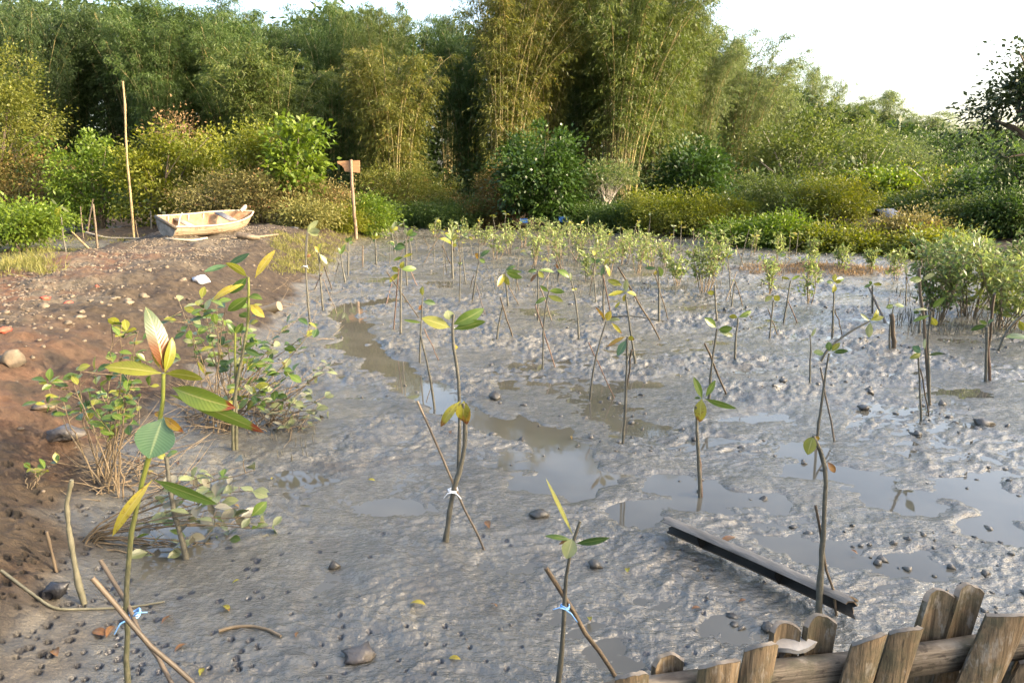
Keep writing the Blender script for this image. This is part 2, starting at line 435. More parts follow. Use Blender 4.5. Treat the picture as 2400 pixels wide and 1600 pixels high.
def bamboo_parts(seed, H, R, nculm, nspray, nleaf=14, low=.18, lean=(0, 0), leafL=.20, leafW=.032, r_base=.7):
    """returns (list of culm polylines, MB of leaves)"""
    g = RNG(seed); mb = MB(); culms = []
    for i in range(nculm):
        az = g.uniform(0, 2 * np.pi); rb = r_base * math.sqrt(g.random())
        b = np.array([math.cos(az) * rb, math.sin(az) * rb])
        az2 = az + g.normal(0, .5)
        sp_ = R * g.uniform(.35, 1.05); h = H * (g.uniform(.62, 1.0) if i > nculm * .3 else g.uniform(.85, 1.0))
        s = np.linspace(0, 1, 14)
        xy = b[None] + np.stack([math.cos(az2) * sp_ * s**2.1, math.sin(az2) * sp_ * s**2.1], -1) + np.array(lean)[None] * (s**1.3)[:, None] * h
        z = h * np.sin(s * 1.32) / math.sin(1.32)
        P = np.column_stack([xy, z]); culms.append((P, g.uniform(.028, .045)))
        k = int(nspray * g.uniform(.7, 1.3) * h / H)
        ss = low + (1 - low) * g.random(k)**.8
        base = np.stack([np.interp(ss, s, P[:, c]) for c in range(3)], -1)
        a = g.uniform(0, 2 * np.pi, k); ln = g.uniform(.45, 1.25, k) * (1.15 - .5 * ss)
        d = np.stack([np.cos(a), np.sin(a), g.uniform(-.25, .55, k)], -1)
        tn = np.clip(g.normal(.45, .22, k), 0, 1)
        f = g.random((k, nleaf))**.7
        P2 = base[:, None] + d[:, None] * (ln[:, None] * f)[..., None]
        P2[..., 2] -= (ln[:, None] * f**2) * .45
        P2 = P2 + g.normal(0, .07, P2.shape)
        D = d[:, None] * .5 + g.normal(0, .45, P2.shape) + np.array([0, 0, -.55])
        P2 = P2.reshape(-1, 3); D = D.reshape(-1, 3); m = len(P2)
        tint = np.clip(np.repeat(tn, nleaf) + g.normal(0, .16, m), 0, 1)
        leaf_cards(mb, P2, D, g.normal(size=(m, 3)), leafL * g.uniform(.6, 1.25, m), leafW * g.uniform(.7, 1.3, m), tint, .2)
    return culms, mb

def crown_parts(seed, rx, ry, rz, zc, nclump, nleaf, leafL, leafW, spread=.35, hollow=.45, flat=False, squash=1.0):
    """broadleaf crown: uneven clumps of leaves; returns clump centres and MB"""
    g = RNG(seed); mb = MB()
    d = nrm(g.normal(size=(nclump, 3)))
    if flat: d[:, 2] = np.abs(d[:, 2]) * .8 - .1
    lob = 1 + .30 * np.sin(d[:, 0] * 3.1 + seed) * np.cos(d[:, 2] * 2.7 + seed * 1.7) + g.normal(0, .17, nclump) + np.where((g.random(nclump) < .14) & (d[:, 2] > -.1), g.uniform(.1, .4, nclump), 0)
    rad = (hollow + (1 - hollow) * g.random(nclump)**.6) * lob
    C = d * rad[:, None] * np.array([rx, ry, rz]) + np.array([0, 0, zc])
    C[:, 2] = np.maximum(C[:, 2], .08)
    tn = np.clip(g.normal(.45, .2, nclump), 0, 1)
    off = g.normal(0, 1, (nclump, nleaf, 3)) * spread * np.array([1, 1, .7 * squash]) * g.uniform(.4, 1.5, (nclump, 1, 1))
    P = (C[:, None] + off).reshape(-1, 3); m = len(P)
    out = np.repeat(d, nleaf, 0)
    D = nrm(off.reshape(-1, 3)) * .7 + out * .5 + g.normal(0, .5, (m, 3)) + np.array([0, 0, .05])
    N = g.normal(0, .6, (m, 3)) + np.array([0, 0, 1.0])
    P[:, 2] = np.maximum(P[:, 2], .03)
    tint = np.clip(np.repeat(tn, nleaf) + g.normal(0, .18, m), 0, 1)
    leaf_cards(mb, P, D, N, leafL * g.uniform(.6, 1.3, m), leafW * g.uniform(.7, 1.2, m), tint, .1)
    return C, mb

def branches(mb, C, base, zfork, r0, g, n=14, trunk=True, sides=5):
    top = base + np.array([g.normal(0, .05), g.normal(0, .05), zfork])
    if trunk: tube(mb, [base - np.array([0, 0, .15]), base + (top - base) * .5 + g.normal(0, .03, 3), top], [r0 * 1.3, r0 * 1.05, r0 * .9], sides + 2)
    idx = g.permutation(len(C))[:n]
    for i in idx:
        e = C[i]; k = g.uniform(.35, .65)
        mid = top + (e - top) * k + np.array([g.normal(0, .1), g.normal(0, .1), .08 * np.linalg.norm(e - top)]) * .7
        tube(mb, [top, mid, e], [r0 * .55, r0 * .32, r0 * .1], sides)

MF = {
 'gold':  mat_foliage('bamboo_leaf_golden', (.058,.083,.014), (.168,.16,.031), .42, dry=(.2,.15,.05)),
 'olive': mat_foliage('bamboo_leaf_olive', (.048,.082,.017), (.128,.15,.034), .42),
 'green': mat_foliage('bamboo_leaf_green', (.036,.072,.014), (.085,.125,.03), .40),
 'dark':  mat_foliage('bamboo_leaf_deep_green', (.026,.052,.013), (.068,.10,.027), .35),
 'pale':  mat_foliage('bamboo_leaf_pale', (.072,.112,.036), (.165,.19,.066), .45),
 'broad': mat_foliage('broad_leaf_dark', (.018,.042,.008), (.055,.10,.018), .3, .38),
 'bright':mat_foliage('broad_leaf_bright', (.065,.12,.014), (.16,.21,.028), .42, .45),
 'lime':  mat_foliage('bush_leaf_lime', (.075,.105,.012), (.20,.20,.025), .42, .5),
 'scrub': mat_foliage('scrub_leaf_dry', (.085,.085,.025), (.22,.18,.065), .35, .6, dry=(.24,.13,.06)),
 'rust':  mat_foliage('scrub_leaf_rusty', (.07,.075,.018), (.19,.115,.04), .35, .6),
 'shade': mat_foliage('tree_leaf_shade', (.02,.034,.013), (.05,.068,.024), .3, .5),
 'mang':  mat_foliage('young_mangrove_leaf', (.085,.13,.034), (.25,.29,.09), .35, .4, k=1.),
 'mangg': mat_foliage('young_mangrove_leaf_green', (.05,.10,.025), (.17,.21,.07), .35, .38),
 'yel':   mat_foliage('tree_leaf_yellow', (.07,.092,.014), (.18,.18,.032), .4, .5),
 'grass': mat_foliage('grass_green', (.085,.10,.02), (.19,.17,.05), .3, .6),
 'hay':   mat_foliage('grass_dry', (.13,.085,.035), (.24,.16,.075), .25, .7),
}
M_CULM = mat_rough('bamboo_culm', (.15,.13,.045), (.26,.21,.085), 6, .45, 30, .3, .004, c=(.11,.09,.05))
M_CULMR = mat_rough('bamboo_culm_reddish', (.15,.07,.035), (.24,.13,.06), 6, .55, 30, .3, .004)
M_TRUNK = mat_rough('tree_bark', (.08,.06,.042), (.15,.12,.09), 12, .85, 50, .8, .01)
M_GREYB = mat_rough('grey_branch_bark', (.30,.27,.23), (.42,.38,.33), 12, .8, 50, .6, .008)

# bamboo: a few modelled clumps, copied
def make_bamboo_mesh(key, seed, H, R, nculm, nspray, **k):
    culms, mb = bamboo_parts(seed, H, R, nculm, nspray, **k)
    return dict(H=H, R=R, culms=culms, leaves={}, mb=mb, cm=None, key=key)
BAM = {
 'A': make_bamboo_mesh('A', 11, 13.5, 2.6, 34, 110, nleaf=18, low=.10, lean=(.05, 0)),
 'B': make_bamboo_mesh('B', 12, 13.5, 2.9, 38, 100, nleaf=18, low=.22, lean=(.06, -.02)),
 'C': make_bamboo_mesh('C', 13, 9.5, 2.1, 32, 104, nleaf=18, low=.04, lean=(.03, 0)),
 'D': make_bamboo_mesh('D', 14, 12.0, 2.7, 34, 106, nleaf=18, low=.12, leafL=.21, leafW=.036),
 'E': make_bamboo_mesh('E', 15, 12.0, 2.9, 34, 80, nleaf=18, low=.3, lean=(.10, 0), leafL=.2, leafW=.033),
}
def place_bamboo(u, vtop, wpx, Y, kind, mat, label, rz=0., each=True, culm_mat=None, group='bamboo clumps in the tree line'):
    b = BAM[kind]; p = at(u, 470, Y); z0 = float(h_smooth(p[0], Y))
    top = at(u, vtop, Y)[2]; hs = (top - z0) / b['H'] * 1.03; ws = wpx * pxm(Y) / (2 * b['R'] * .98)
    root = empty('bamboo_clump', (p[0], Y, z0 - .05), label, 'bamboo', group, rz)
    root.scale = (ws, ws, hs)
    if not b['leaves']: b['leaves']['m'] = b['mb'].mesh('bamboo_foliage', MF[mat], smooth=False)
    o = link('foliage', b['leaves']['m'], root)
    o.material_slots[0].link = 'OBJECT'; o.material_slots[0].material = MF[mat]
    cm = culm_mat or M_CULM
    if each:
        if b['cm'] is None:
            b['cm'] = []
            for P, r in b['culms']:
                m = MB(); tube(m, P, np.linspace(r, r * .25, len(P)), 6, cap=False); b['cm'].append(m.mesh('bamboo_culm', cm))
        for me in b['cm']:
            link('culm', me, root)
    else:
        if b.get('cj') is None:
            m = MB()
            for P, r in b['culms']: tube(m, P[::2], np.linspace(r, r * .25, len(P[::2])), 4, cap=False)
            b['cj'] = m.mesh('bamboo_culms', cm)
        link('culms', b['cj'], root)["kind"] = "stuff"
    return root

# back row first
place_bamboo(190, -15, 260, 41, 'D', 'dark', 'dark bamboo clump behind the golden tree at the far left', .3, False)
place_bamboo(330, -5, 260, 40, 'A', 'dark', 'dark tall bamboo clump directly behind the leaning bare pole', 2.0, False)
place_bamboo(470, -15, 280, 37, 'D', 'green', 'green bamboo clump rising behind the boat', 1.2, False)
place_bamboo(590, 25, 200, 43, 'B', 'green', 'bamboo clump with thin top, right of the one behind the boat', .8, False)
place_bamboo(650, 125, 230, 32, 'C', 'olive', 'low rounded olive bamboo clump above the bright large-leaved bush', 2.6)
place_bamboo(735, 55, 190, 45, 'D', 'dark', 'dark bamboo clump in the gap left of the signpost', 4.0, False)
place_bamboo(850, 5, 200, 42, 'B', 'green', 'green feathery bamboo clump directly above the signpost board', 3.3, False)
place_bamboo(965, 30, 170, 45, 'D', 'green', 'green bamboo behind the golden clump, beside the sky gap', 5.1, False)
place_bamboo(925, 120, 215, 31, 'C', 'gold', 'golden sunlit bamboo clump right of the signpost', 1.0)
place_bamboo(1060, 40, 150, 46, 'E', 'dark', 'thin dark bamboo behind, right of the small sky gap', .2, False)
place_bamboo(1100, 60, 180, 40, 'D', 'green', 'shaded bamboo between the two golden clumps', 2.2, False)
place_bamboo(1185, -130, 260, 32, 'A', 'gold', 'tallest golden bamboo clump in the middle with pale leaning culms', .4)
place_bamboo(1330, -60, 230, 40, 'D', 'olive', 'olive bamboo behind the glossy dark tree', 1.4, False)
place_bamboo(1450, -150, 330, 34, 'B', 'olive', 'broad tall bamboo clump with many upright culms, left of open sky', .1)
place_bamboo(1570, 10, 200, 38, 'A', 'olive', 'bamboo clump whose right edge borders the white sky', 3.9, False)
place_bamboo(1715, 105, 230, 41, 'E', 'pale', 'pale fan-shaped bamboo clump with culms spreading rightwards', .0)
place_bamboo(1660, 110, 160, 47, 'D', 'pale', 'pale bamboo behind the fan-shaped clump', 2.9, False)
place_bamboo(1800, 150, 150, 50, 'A', 'pale', 'pale bamboo stepping down right of the fan-shaped clump', 1.9, False)
place_bamboo(1885, 165, 120, 54, 'E', 'pale', 'slender bamboo plume standing out against the sky', 5.5, False)
place_bamboo(1950, 235, 150, 52, 'D', 'olive', 'rounded bamboo behind the olive round tree', .9, False)
place_bamboo(2045, 215, 120, 58, 'E', 'pale', 'wispy bamboo tip against sky above the small hut', 3.0, False)
place_bamboo(2115, 262, 170, 60, 'D', 'pale', 'far pale bamboo right of the wispy tip', 4.4, False)
place_bamboo(2215, 285, 170, 62, 'A', 'olive', 'far bamboo above the dark umbrella-shaped tree', 1.1, False)
place_bamboo(2310, 300, 170, 64, 'D', 'olive', 'far bamboo beside the dark overhanging tree at right', 2.5, False)
place_bamboo(2450, 280, 220, 64, 'A', 'olive', 'far bamboo behind the dark overhanging tree at right', .5, False)
place_bamboo(-80, -30, 300, 42, 'D', 'dark', 'dark bamboo at the left border of the wood', 3.5, False)

place_bamboo(110, 10, 190, 37, 'B', 'dark', 'dark slender bamboo clump left of the bare pole', 1.7, False)
place_bamboo(400, 30, 180, 34, 'B', 'green', 'slim green bamboo in front, between the bare pole and the boat', 2.7, False)
place_bamboo(545, 40, 170, 35, 'A', 'green', 'slim bright bamboo clump above the boat bow', 5.2, False)
place_bamboo(790, 30, 170, 38, 'A', 'green', 'slender bamboo clump just left of the signpost board', .9, False)
place_bamboo(900, 20, 150, 37, 'E', 'olive', 'olive bamboo plume behind the golden sunlit clump', 2.0, False)
place_bamboo(1270, -100, 190, 35, 'E', 'gold', 'golden bamboo plume right of the tallest golden clump', 4.6, False)
place_bamboo(1380, -120, 200, 37, 'B', 'olive', 'olive plume left of the broad tall bamboo clump', 3.1, False)
place_bamboo(1530, -60, 200, 36, 'D', 'olive', 'olive plume right of the broad tall bamboo clump', .6, False)
place_bamboo(1620, 50, 170, 39, 'B', 'pale', 'pale plume falling towards the fan-shaped clump', 5.9, False)
# broadleaf trees and bushes
def place_tree(u, vtop, vbot, wpx, Y, mat, label, cat='tree', name='broadleaf_tree', seed=1, nclump=90, nleaf=70, L=.16, W=.09, spread=.3,
               bark=None, hollow=.45, flat=False, nb=14, r0=.07, group=None, base_z=None, dx=0., multi=1, squash=1.):
    p = at(u, 480, Y); z0 = float(h_smooth(p[0], Y)) if base_z is None else base_z
    zt = at(u, vtop, Y)[2] - z0; zb = max(at(u, vbot, Y)[2] - z0, .0); rx = wpx * pxm(Y) / 2
    rz = (zt - zb) / 2 ; zc = zb + rz
    g = RNG(seed * 77 + 5)
    C, mb = crown_parts(seed, rx * .92, rx * .92, rz * .95, zc, nclump, nleaf, L, W, spread, hollow, flat, squash)
    root = empty(name, (p[0] + dx, Y, z0), label, cat, group)
    tb = MB()
    for q in range(multi):
        branches(tb, C, np.array([g.normal(0, .12 * (multi > 1)), g.normal(0, .12 * (multi > 1)), 0]), max(zb * .9, .18 * zt), r0, g, nb // multi + 2)
    tb.build('trunk', bark or M_TRUNK, root)
    mb.build('crown', MF[mat], root, smooth=False)
    return root

T = place_tree
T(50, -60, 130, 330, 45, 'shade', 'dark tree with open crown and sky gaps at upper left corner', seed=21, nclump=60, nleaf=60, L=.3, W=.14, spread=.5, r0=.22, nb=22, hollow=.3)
T(0, 110, 420, 300, 25, 'yel', 'golden leafy tree cut by the left edge of the picture', seed=22, nclump=200, nleaf=110, L=.11, W=.055, spread=.28)
T(85, 350, 560, 250, 24.5, 'rust', 'rusty olive bush under the golden tree at left', 'bush', 'rounded_bush', 23, 110, 80, .11, .06, .22, multi=3)
T(225, 305, 560, 190, 23.6, 'bright', 'upright green bush just left of the tall bare pole', 'bush', 'upright_bush', 24, 110, 80, .12, .07, .2, multi=3)
T(385, 298, 560, 200, 23, 'lime', 'yellow-green bush behind the stern of the boat', 'bush', 'upright_bush', 25, 120, 85, .12, .07, .2, multi=3)
T(525, 315, 560, 230, 25, 'lime', 'vine-covered bush mass between boat and bright large-leaved bush', 'bush', 'rounded_bush', 26, 120, 80, .13, .08, .25, multi=3)
T(700, 258, 560, 105, 21, 'bright', 'bright green bush with large drooping leaves, left of the signpost', 'bush', 'large_leaved_bush', 27, 60, 60, .20, .10, .2, multi=2)
T(610, 300, 430, 110, 22, 'lime', 'green lobe of foliage left of the large-leaved bush', 'bush', 'rounded_bush', 28, 80, 90, .10, .055, .24, multi=2)
T(430, 262, 350, 95, 25.5, 'hay', 'wispy half-bare shrub rising above bushes behind the boat', 'shrub', 'wispy_shrub', 29, 40, 22, .13, .05, .22, bark=M_TWIG, r0=.03, nb=30)
for i, (u, vt, vb, wd, Y, mt) in enumerate([(520, 410, 520, 190, 20.5, 'scrub'), (620, 395, 510, 190, 20.5, 'scrub'), (700, 410, 525, 170, 21, 'scrub'),
        (765, 440, 535, 150, 21.6, 'scrub'), (715, 485, 545, 120, 19.2, 'grass'), (868, 462, 540, 90, 21.8, 'bright'), (800, 500, 550, 80, 20.8, 'lime')]):
    lab = ['dry scrub directly behind the boat', 'dry scrub to the right of the boat, below the large-leaved bush', 'tawny scrub on the bank left of the signpost',
           'tawny scrub touching the signpost', 'low weedy scrub on the bank in front of the signpost scrub', 'bright green bush just right of the signpost', 'small lime weed clump at the foot of the signpost'][i]
    T(u, vt, vb, wd, Y, mt, lab, 'scrub', 'dry_scrub', 40 + i, 110, 75, .10, .035, .2, multi=3, r0=.02, hollow=.3)
T(1275, 315, 545, 185, 26.5, 'broad', 'dense glossy dark green tree in the middle above blue tarpaulins', seed=31, nclump=170, nleaf=90, L=.17, W=.10, spread=.28, group=None)
T(1420, 378, 470, 140, 27.5, 'pale', 'pale flat-topped shrub with many bare grey stems', 'shrub', 'bare_stemmed_shrub', 32, 60, 60, .13, .05, .25, bark=M_GREYB, r0=.035, nb=50, flat=True, multi=4)
T(1615, 335, 500, 165, 30, 'broad', 'dark green drooping tree at the foot of the pale bamboo', seed=33, nclump=120, nleaf=80, L=.22, W=.09, spread=.35)
T(1850, 262, 470, 290, 36, 'olive', 'wide round olive tree right of the pale bamboo', seed=34, nclump=190, nleaf=85, L=.17, W=.08, spread=.4, bark=M_GREYB, nb=26, r0=.12)
T(1990, 330, 520, 150, 40, 'green', 'green tree behind the small hut, left of the umbrella tree', seed=35, nclump=110, nleaf=70, L=.2, W=.1, spread=.4)
T(2090, 400, 530, 150, 33, 'bright', 'leafy green tree just right of the small hut', seed=36, nclump=110, nleaf=75, L=.19, W=.11, spread=.3)
T(2225, 305, 430, 300, 46, 'dark', 'dark umbrella-shaped tree crown at right', seed=37, nclump=150, nleaf=80, L=.22, W=.1, spread=.5, flat=True, r0=.2)
T(2205, 388, 500, 140, 30, 'yel', 'small tree with yellow flat leaf layers and bare limbs', seed=38, nclump=40, nleaf=60, L=.13, W=.08, spread=.25, bark=M_GREYB, nb=30, r0=.06)
T(2330, 400, 560, 220, 27, 'green', 'green undergrowth tree at right below the dark overhanging tree', seed=39, nclump=150, nleaf=80, L=.16, W=.09, spread=.3)
T(2180, 470, 560, 200, 29, 'olive', 'olive undergrowth between small hut and right edge', 'bush', 'rounded_bush', 50, 130, 75, .15, .08, .28, multi=3)
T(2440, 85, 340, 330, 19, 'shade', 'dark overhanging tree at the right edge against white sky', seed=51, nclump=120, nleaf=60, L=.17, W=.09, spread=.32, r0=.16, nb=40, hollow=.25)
T(2440, 330, 560, 240, 22, 'green', 'leafy mass at right edge under the dark overhanging tree', 'bush', 'rounded_bush', 52, 150, 80, .15, .08, .28, multi=3)
T(2015, 295, 490, 160, 38, 'olive', 'feathery olive tree above the small hut', seed=53, nclump=130, nleaf=90, L=.14, W=.06, spread=.35, bark=M_GREYB)
T(2110, 320, 480, 150, 41, 'pale', 'pale tree between the small hut and the umbrella-shaped crown', seed=54, nclump=120, nleaf=90, L=.15, W=.06, spread=.4)
T(2310, 335, 500, 190, 35, 'green', 'green tree right of the small tree with yellow layers', seed=55, nclump=140, nleaf=90, L=.15, W=.07, spread=.35)
T(2280, 480, 600, 170, 20.5, 'olive', 'olive bush filling the gap behind the pale thicket', 'bush', 'rounded_bush', 56, 130, 110, .09, .045, .22, multi=3)
T(2390, 450, 600, 190, 19.5, 'green', 'green bush at right edge behind the pale thicket', 'bush', 'rounded_bush', 57, 130, 110, .10, .05, .22, multi=3)
# bushes along the right shore
for i, (u, vt, vb, wd, Y, mt, lab) in enumerate([
    (1450, 480, 560, 150, 25, 'green', 'dull green bush below the bare-stemmed shrub'),
    (1560, 450, 570, 210, 23.5, 'lime', 'domed yellow-green bush left of the bright shore bushes'),
    (1665, 468, 575, 190, 23, 'lime', 'domed bush between the yellow-green dome and the big olive bush'),
    (1830, 418, 570, 230, 23.5, 'olive', 'big olive bush under the round tree, left half'),
    (1950, 428, 575, 180, 22.8, 'lime', 'big tawny bush left of the small hut'),
    (1740, 540, 600, 110, 19.2, 'bright', 'bright green low bush at the left end of the right shore'),
    (1830, 518, 605, 120, 18.6, 'bright', 'bright green low bush below the big olive bush'),
    (1925, 550, 612, 120, 18, 'lime', 'lime low bush on the shore below the tawny bush'),
    (2025, 562, 620, 130, 17.3, 'lime', 'lime low bush on the shore in front of the small hut'),
    (2125, 515, 620, 140, 17.6, 'scrub', 'tawny bush right of the small hut'),
    (2200, 560, 640, 150, 16, 'lime', 'low bush behind the pale mangrove thicket at right'),
    (1060, 478, 545, 170, 27.2, 'green', 'dark low bush at the back of the mud below tallest golden bamboo'),
    (960, 490, 540, 150, 28, 'green', 'low dark bush below the golden clump near the signpost'),
    (1150, 470, 545, 130, 27.5, 'rust', 'rusty low bush left of the glossy dark tree'),
    (1370, 490, 550, 130, 26, 'green', 'dark low bush right of the glossy dark tree'),
    (960, 385, 500, 230, 29.5, 'gold', 'golden bulge of bamboo leaves spreading low right of the signpost'),
    (1200, 380, 490, 150, 29.8, 'rust', 'rusty foliage at the foot of the tallest golden bamboo'),
    ]):
    T(u, vt, vb, wd, Y, mt, lab, 'bush', 'shore_bush', 60 + i, 130, 120, .085, .045, .2, multi=3, r0=.03, group='bushes along the shore')
T(30, 485, 560, 190, 17.5, 'bright', 'low light green bush on the left mudflat edge', 'bush', 'shore_bush', 81, 90, 80, .10, .06, .18, multi=3, r0=.02)

# dark undergrowth filling the foot of the wood, beyond counting
def undergrowth():
    g = RNG(91); mb = MB(); n = 42000
    x = g.uniform(-34, 46, n); y = g.uniform(31, 48, n) + np.maximum(x - 16, 0) * .25
    z = g.random(n)**1.6 * (1.6 + 1.6 * np.clip(noise(x * .35, y * .35) + .4, 0, 1)) + .3
    P = np.stack([x, y, z], -1)
    D = g.normal(size=(n, 3)); leaf_cards(mb, P, D, g.normal(size=(n, 3)), g.uniform(.25, .5, n), g.uniform(.08, .16, n), np.clip(g.normal(.4, .25, n), 0, 1))
    o = mb.build('undergrowth', MF['dark'], smooth=False); tag(o, 'dark leafy undergrowth at the foot of the bamboo wood', 'undergrowth', kind='stuff')
    mb = MB(); n = 90000
    x = g.uniform(-46, 50, n); y = g.uniform(49, 60, n)
    u = 1200 + x / y * F * cp
    vs = np.interp(u, [-200, 0, 300, 700, 800, 1000, 1040, 1300, 1560, 1650, 1800, 1950, 2100, 2600], [60, 60, 50, 110, 60, 130, 130, 40, 80, 190, 230, 290, 320, 340])
    zt = CAM_Z + y * (434 - vs) / F + 1.2 * fbm(x * .35, y * .2, 3)
    z = np.maximum(g.random(n)**.85 * zt, .1)
    leaf_cards(mb, np.stack([x, y, z], -1), g.normal(size=(n, 3)), g.normal(size=(n, 3)), g.uniform(.45, .85, n), g.uniform(.15, .3, n), np.clip(.5 + .5 * fbm(x * .6, z * .6, 2) + g.normal(0, .15, n), 0, 1))
    o = mb.build('distant_wood', MF['dark'], smooth=False); tag(o, 'distant dark wood seen through gaps in the bamboo', 'wood', kind='stuff')
undergrowth()

# unseen trees added right of the viewer to cast shade over the near mud
for i, (x, y, h, r) in enumerate([(11.5, -3.4, 5.8, 2.6), (12.5, .6, 5.6, 2.4), (13.5, 3.6, 4.1, 2.0)]):
    C, mb = crown_parts(200 + i, r, r, h * .40, h * .62, 150, 80, .2, .1, .4)
    root = empty('broadleaf_tree', (x, y, float(h_smooth(x, y))), ['leafy tree outside the view on the right, behind the viewer', 'leafy tree outside the view on the right, beside the near mud', 'leafy tree outside the view on the right, third from the viewer'][i], 'tree')
    tb = MB(); branches(tb, C, np.zeros(3), h * .3, .12, RNG(i), 20); tb.build('trunk', M_TRUNK, root); mb.build('crown', MF['green'], root, smooth=False)

# ------------------------------------------------------------------ mangrove seedlings
ZOOM = {4: (0, 450, 2.614), 5: (0, 1000, 2.614), 6: (700, 450, 2.614), 7: (1400, 500, 2.352), 8: (1200, 1000, 1.96), 'c': (100, 680, 3.92),
        'm': (1150, 500, 3.92), 'r': (1700, 450, 3.36), 'b': (900, 850, 3.92), 1: (0, 0, 2.614), 'k': (0, 0, .98)}
LG = RNG(505)

def leaf_mesh(mb, b, t, wd, nrmv, bend=.12, fold=.18, shape=.9, nl=9, petiole=.12, curl=0.):
    """one broad leaf from b to t with a midrib crease, real width wd"""
    b, t = np.asarray(b, float), np.asarray(t, float); ax = t - b; L = np.linalg.norm(ax); ax = ax / L
    S = np.cross(ax, nrmv); S /= max(np.linalg.norm(S), 1e-6); N = np.cross(S, ax)
    tt = np.linspace(0, 1, nl + 1); c5 = np.array([-1, -.5, 0, .5, 1.])
    prof = np.where(tt < petiole, .0, np.sin(np.pi * np.clip((tt - petiole) / (1 - petiole), 0, 1)**shape)**.75)
    prof = np.maximum(prof, .035 * (tt < .98)) ; prof[-1] = .0
    mid = b[None] + ax[None] * (tt * L)[:, None] + N[None] * (bend * L * 4 * tt * (1 - tt))[:, None]
    V = mid[:, None] + S[None, None] * (c5[None] * prof[:, None] * wd / 2)[..., None] + N[None, None] * ((fold * np.abs(c5)[None]**1.2 - curl * c5[None]) * prof[:, None] * wd / 2)[..., None]
    V = V.reshape(-1, 3); i = np.arange(nl)[:, None] * 5; j = np.arange(4)[None]
    Fq = np.stack([i + j, i + j + 1, i + j + 6, i + j + 5], -1).reshape(-1, 4)
    mb.add(V, Fq, la=np.repeat(tt, 5), lc=np.tile(c5, nl + 1))
    return mb

def seedling(zk, label, stem, rpx, leaves=(), stakes=(), tie=None, Y=None, mat=None, group='staked mangrove seedlings', name='mangrove_seedling', tipgreen=True):
    ox, oy, zs = ZOOM[zk]
    C = lambda p: (ox + p[0] / zs, oy + p[1] / zs)
    st = [C(p) for p in stem]
    if Y is None:
        base = ground(*st[0]); Y = base[1]
    else:
        b0 = at(*st[0], Y); base = np.array([b0[0], Y, float(h_smooth(b0[0], Y))])
    m = pxm(Y) / zs
    root = empty(name, base, label, 'seedling', group)
    loc = lambda p, dy=0.: at(*C(p), Y + dy) - base
    pts = [loc(p) for p in stem]
    low = pts[0].copy(); low[2] = gz(base[0] + low[0], Y) - base[2] - .06
    pts = [low] + pts if pts[0][2] > low[2] + .02 else [low] + pts[1:]
    P = np.array(pts)
    # denser, slightly wavy stem
    d = np.concatenate([[0], np.cumsum(np.linalg.norm(np.diff(P, axis=0), axis=1))]); q = np.linspace(0, d[-1], max(8, int(d[-1] / .06)))
    Ps = np.stack([np.interp(q, d, P[:, k]) for k in range(3)], -1)
    k3 = np.array([.25, .5, .25])
    for _ in range(2): Ps[1:-1] = .25 * Ps[:-2] + .5 * Ps[1:-1] + .25 * Ps[2:]
    Ps[:, :2] += LG.normal(0, .0012, (len(Ps), 2))
    r = rpx * m; R = np.linspace(r, r * .62, len(Ps)) * (1 + .10 * LG.normal(size=len(Ps)))
    mb = MB(); tube(mb, Ps, np.maximum(R, .0016), 7); mb.build('stem', mat or M_BARK, root)
    for lf in leaves:
        bx, by, tx, ty, wpx, c = lf[:6]; dy = lf[6] if len(lf) > 6 else LG.normal(0, .25)
        L2 = math.hypot(tx - bx, ty - by) * m
        b = loc((bx, by)); t = loc((tx, ty), dy * L2)
        tocam = nrm(np.array([0, 0, CAM_Z]) - (base + b)); tilt = lf[7] if len(lf) > 7 else LG.uniform(-.75, .75)
        ax = nrm(t - b); S = nrm(np.cross(ax, tocam)); nv = tocam * math.cos(tilt) + S * math.sin(tilt)
        if nv[2] < -.2: nv = -nv
        lm = MB(); leaf_mesh(lm, b, t, wpx * m / max(math.cos(tilt), .5), nv, bend=LG.uniform(.0, .14), fold=LG.uniform(.1, .3), curl=LG.normal(0, .12),
                             nl=10 if Y < 6 else 6, petiole=.07)
        lm.build('leaf', LEAF[c], root)
    for sk in stakes:
        x0, y0, x1, y1, wd = sk[:5]
        bt = ground(*C((x1, y1))) if C((x1, y1))[1] < 1590 else at(*C((x1, y1)), Y - .1)
        yt = sk[5] if len(sk) > 5 else Y + .6 * np.clip(Y - bt[1], -.4, .4) + .02
        tp = at(*C((x0, y0)), yt)
        dirn = nrm(bt - tp); mb = MB()
        gnd = gz(bt[0], bt[1]) if bt[2] < .2 + float(h_smooth(bt[0], bt[1])) else bt[2]
        bt = bt + dirn * (.06 + max(bt[2] - gnd, 0) / max(-dirn[2], .15))
        nn = 7; ps = tp[None] + (bt - tp)[None] * np.linspace(0, 1, nn)[:, None]; ps[1:-1] += LG.normal(0, .003, (nn - 2, 3))
        tube(mb, ps - base, wd * m * .5, 5); mb.build('stake', M_STAKE if wd > 24 else ([M_STAKE, M_STAKER, M_STAKE][int(LG.integers(3))] if wd > 5 else M_BARK), root)
    if tie:
        tx, ty, col = tie; c = loc((tx, ty)); mb = MB()
        a = np.linspace(0, 2 * np.pi, 13); rr = max(r * 1.5, .005)
        for dz in (0, .006): tube(mb, np.stack([c[0] + rr * np.cos(a), c[1] + rr * np.sin(a), c[2] + dz + .004 * np.sin(a * 2)], -1), .0022, 5)
        for s_ in (-1, 1):
            e = c + np.array([s_ * .04, -.02, LG.uniform(-.05, .02)])
            tube(mb, [c + np.array([0, -rr, 0]), (c + e) / 2 + np.array([0, -.015, .012]), e], [.0028, .002, .0014], 4)
        mb.build('tie', M_RIBB if col == 'b' else M_RIBW, root)
    return root

S = seedling
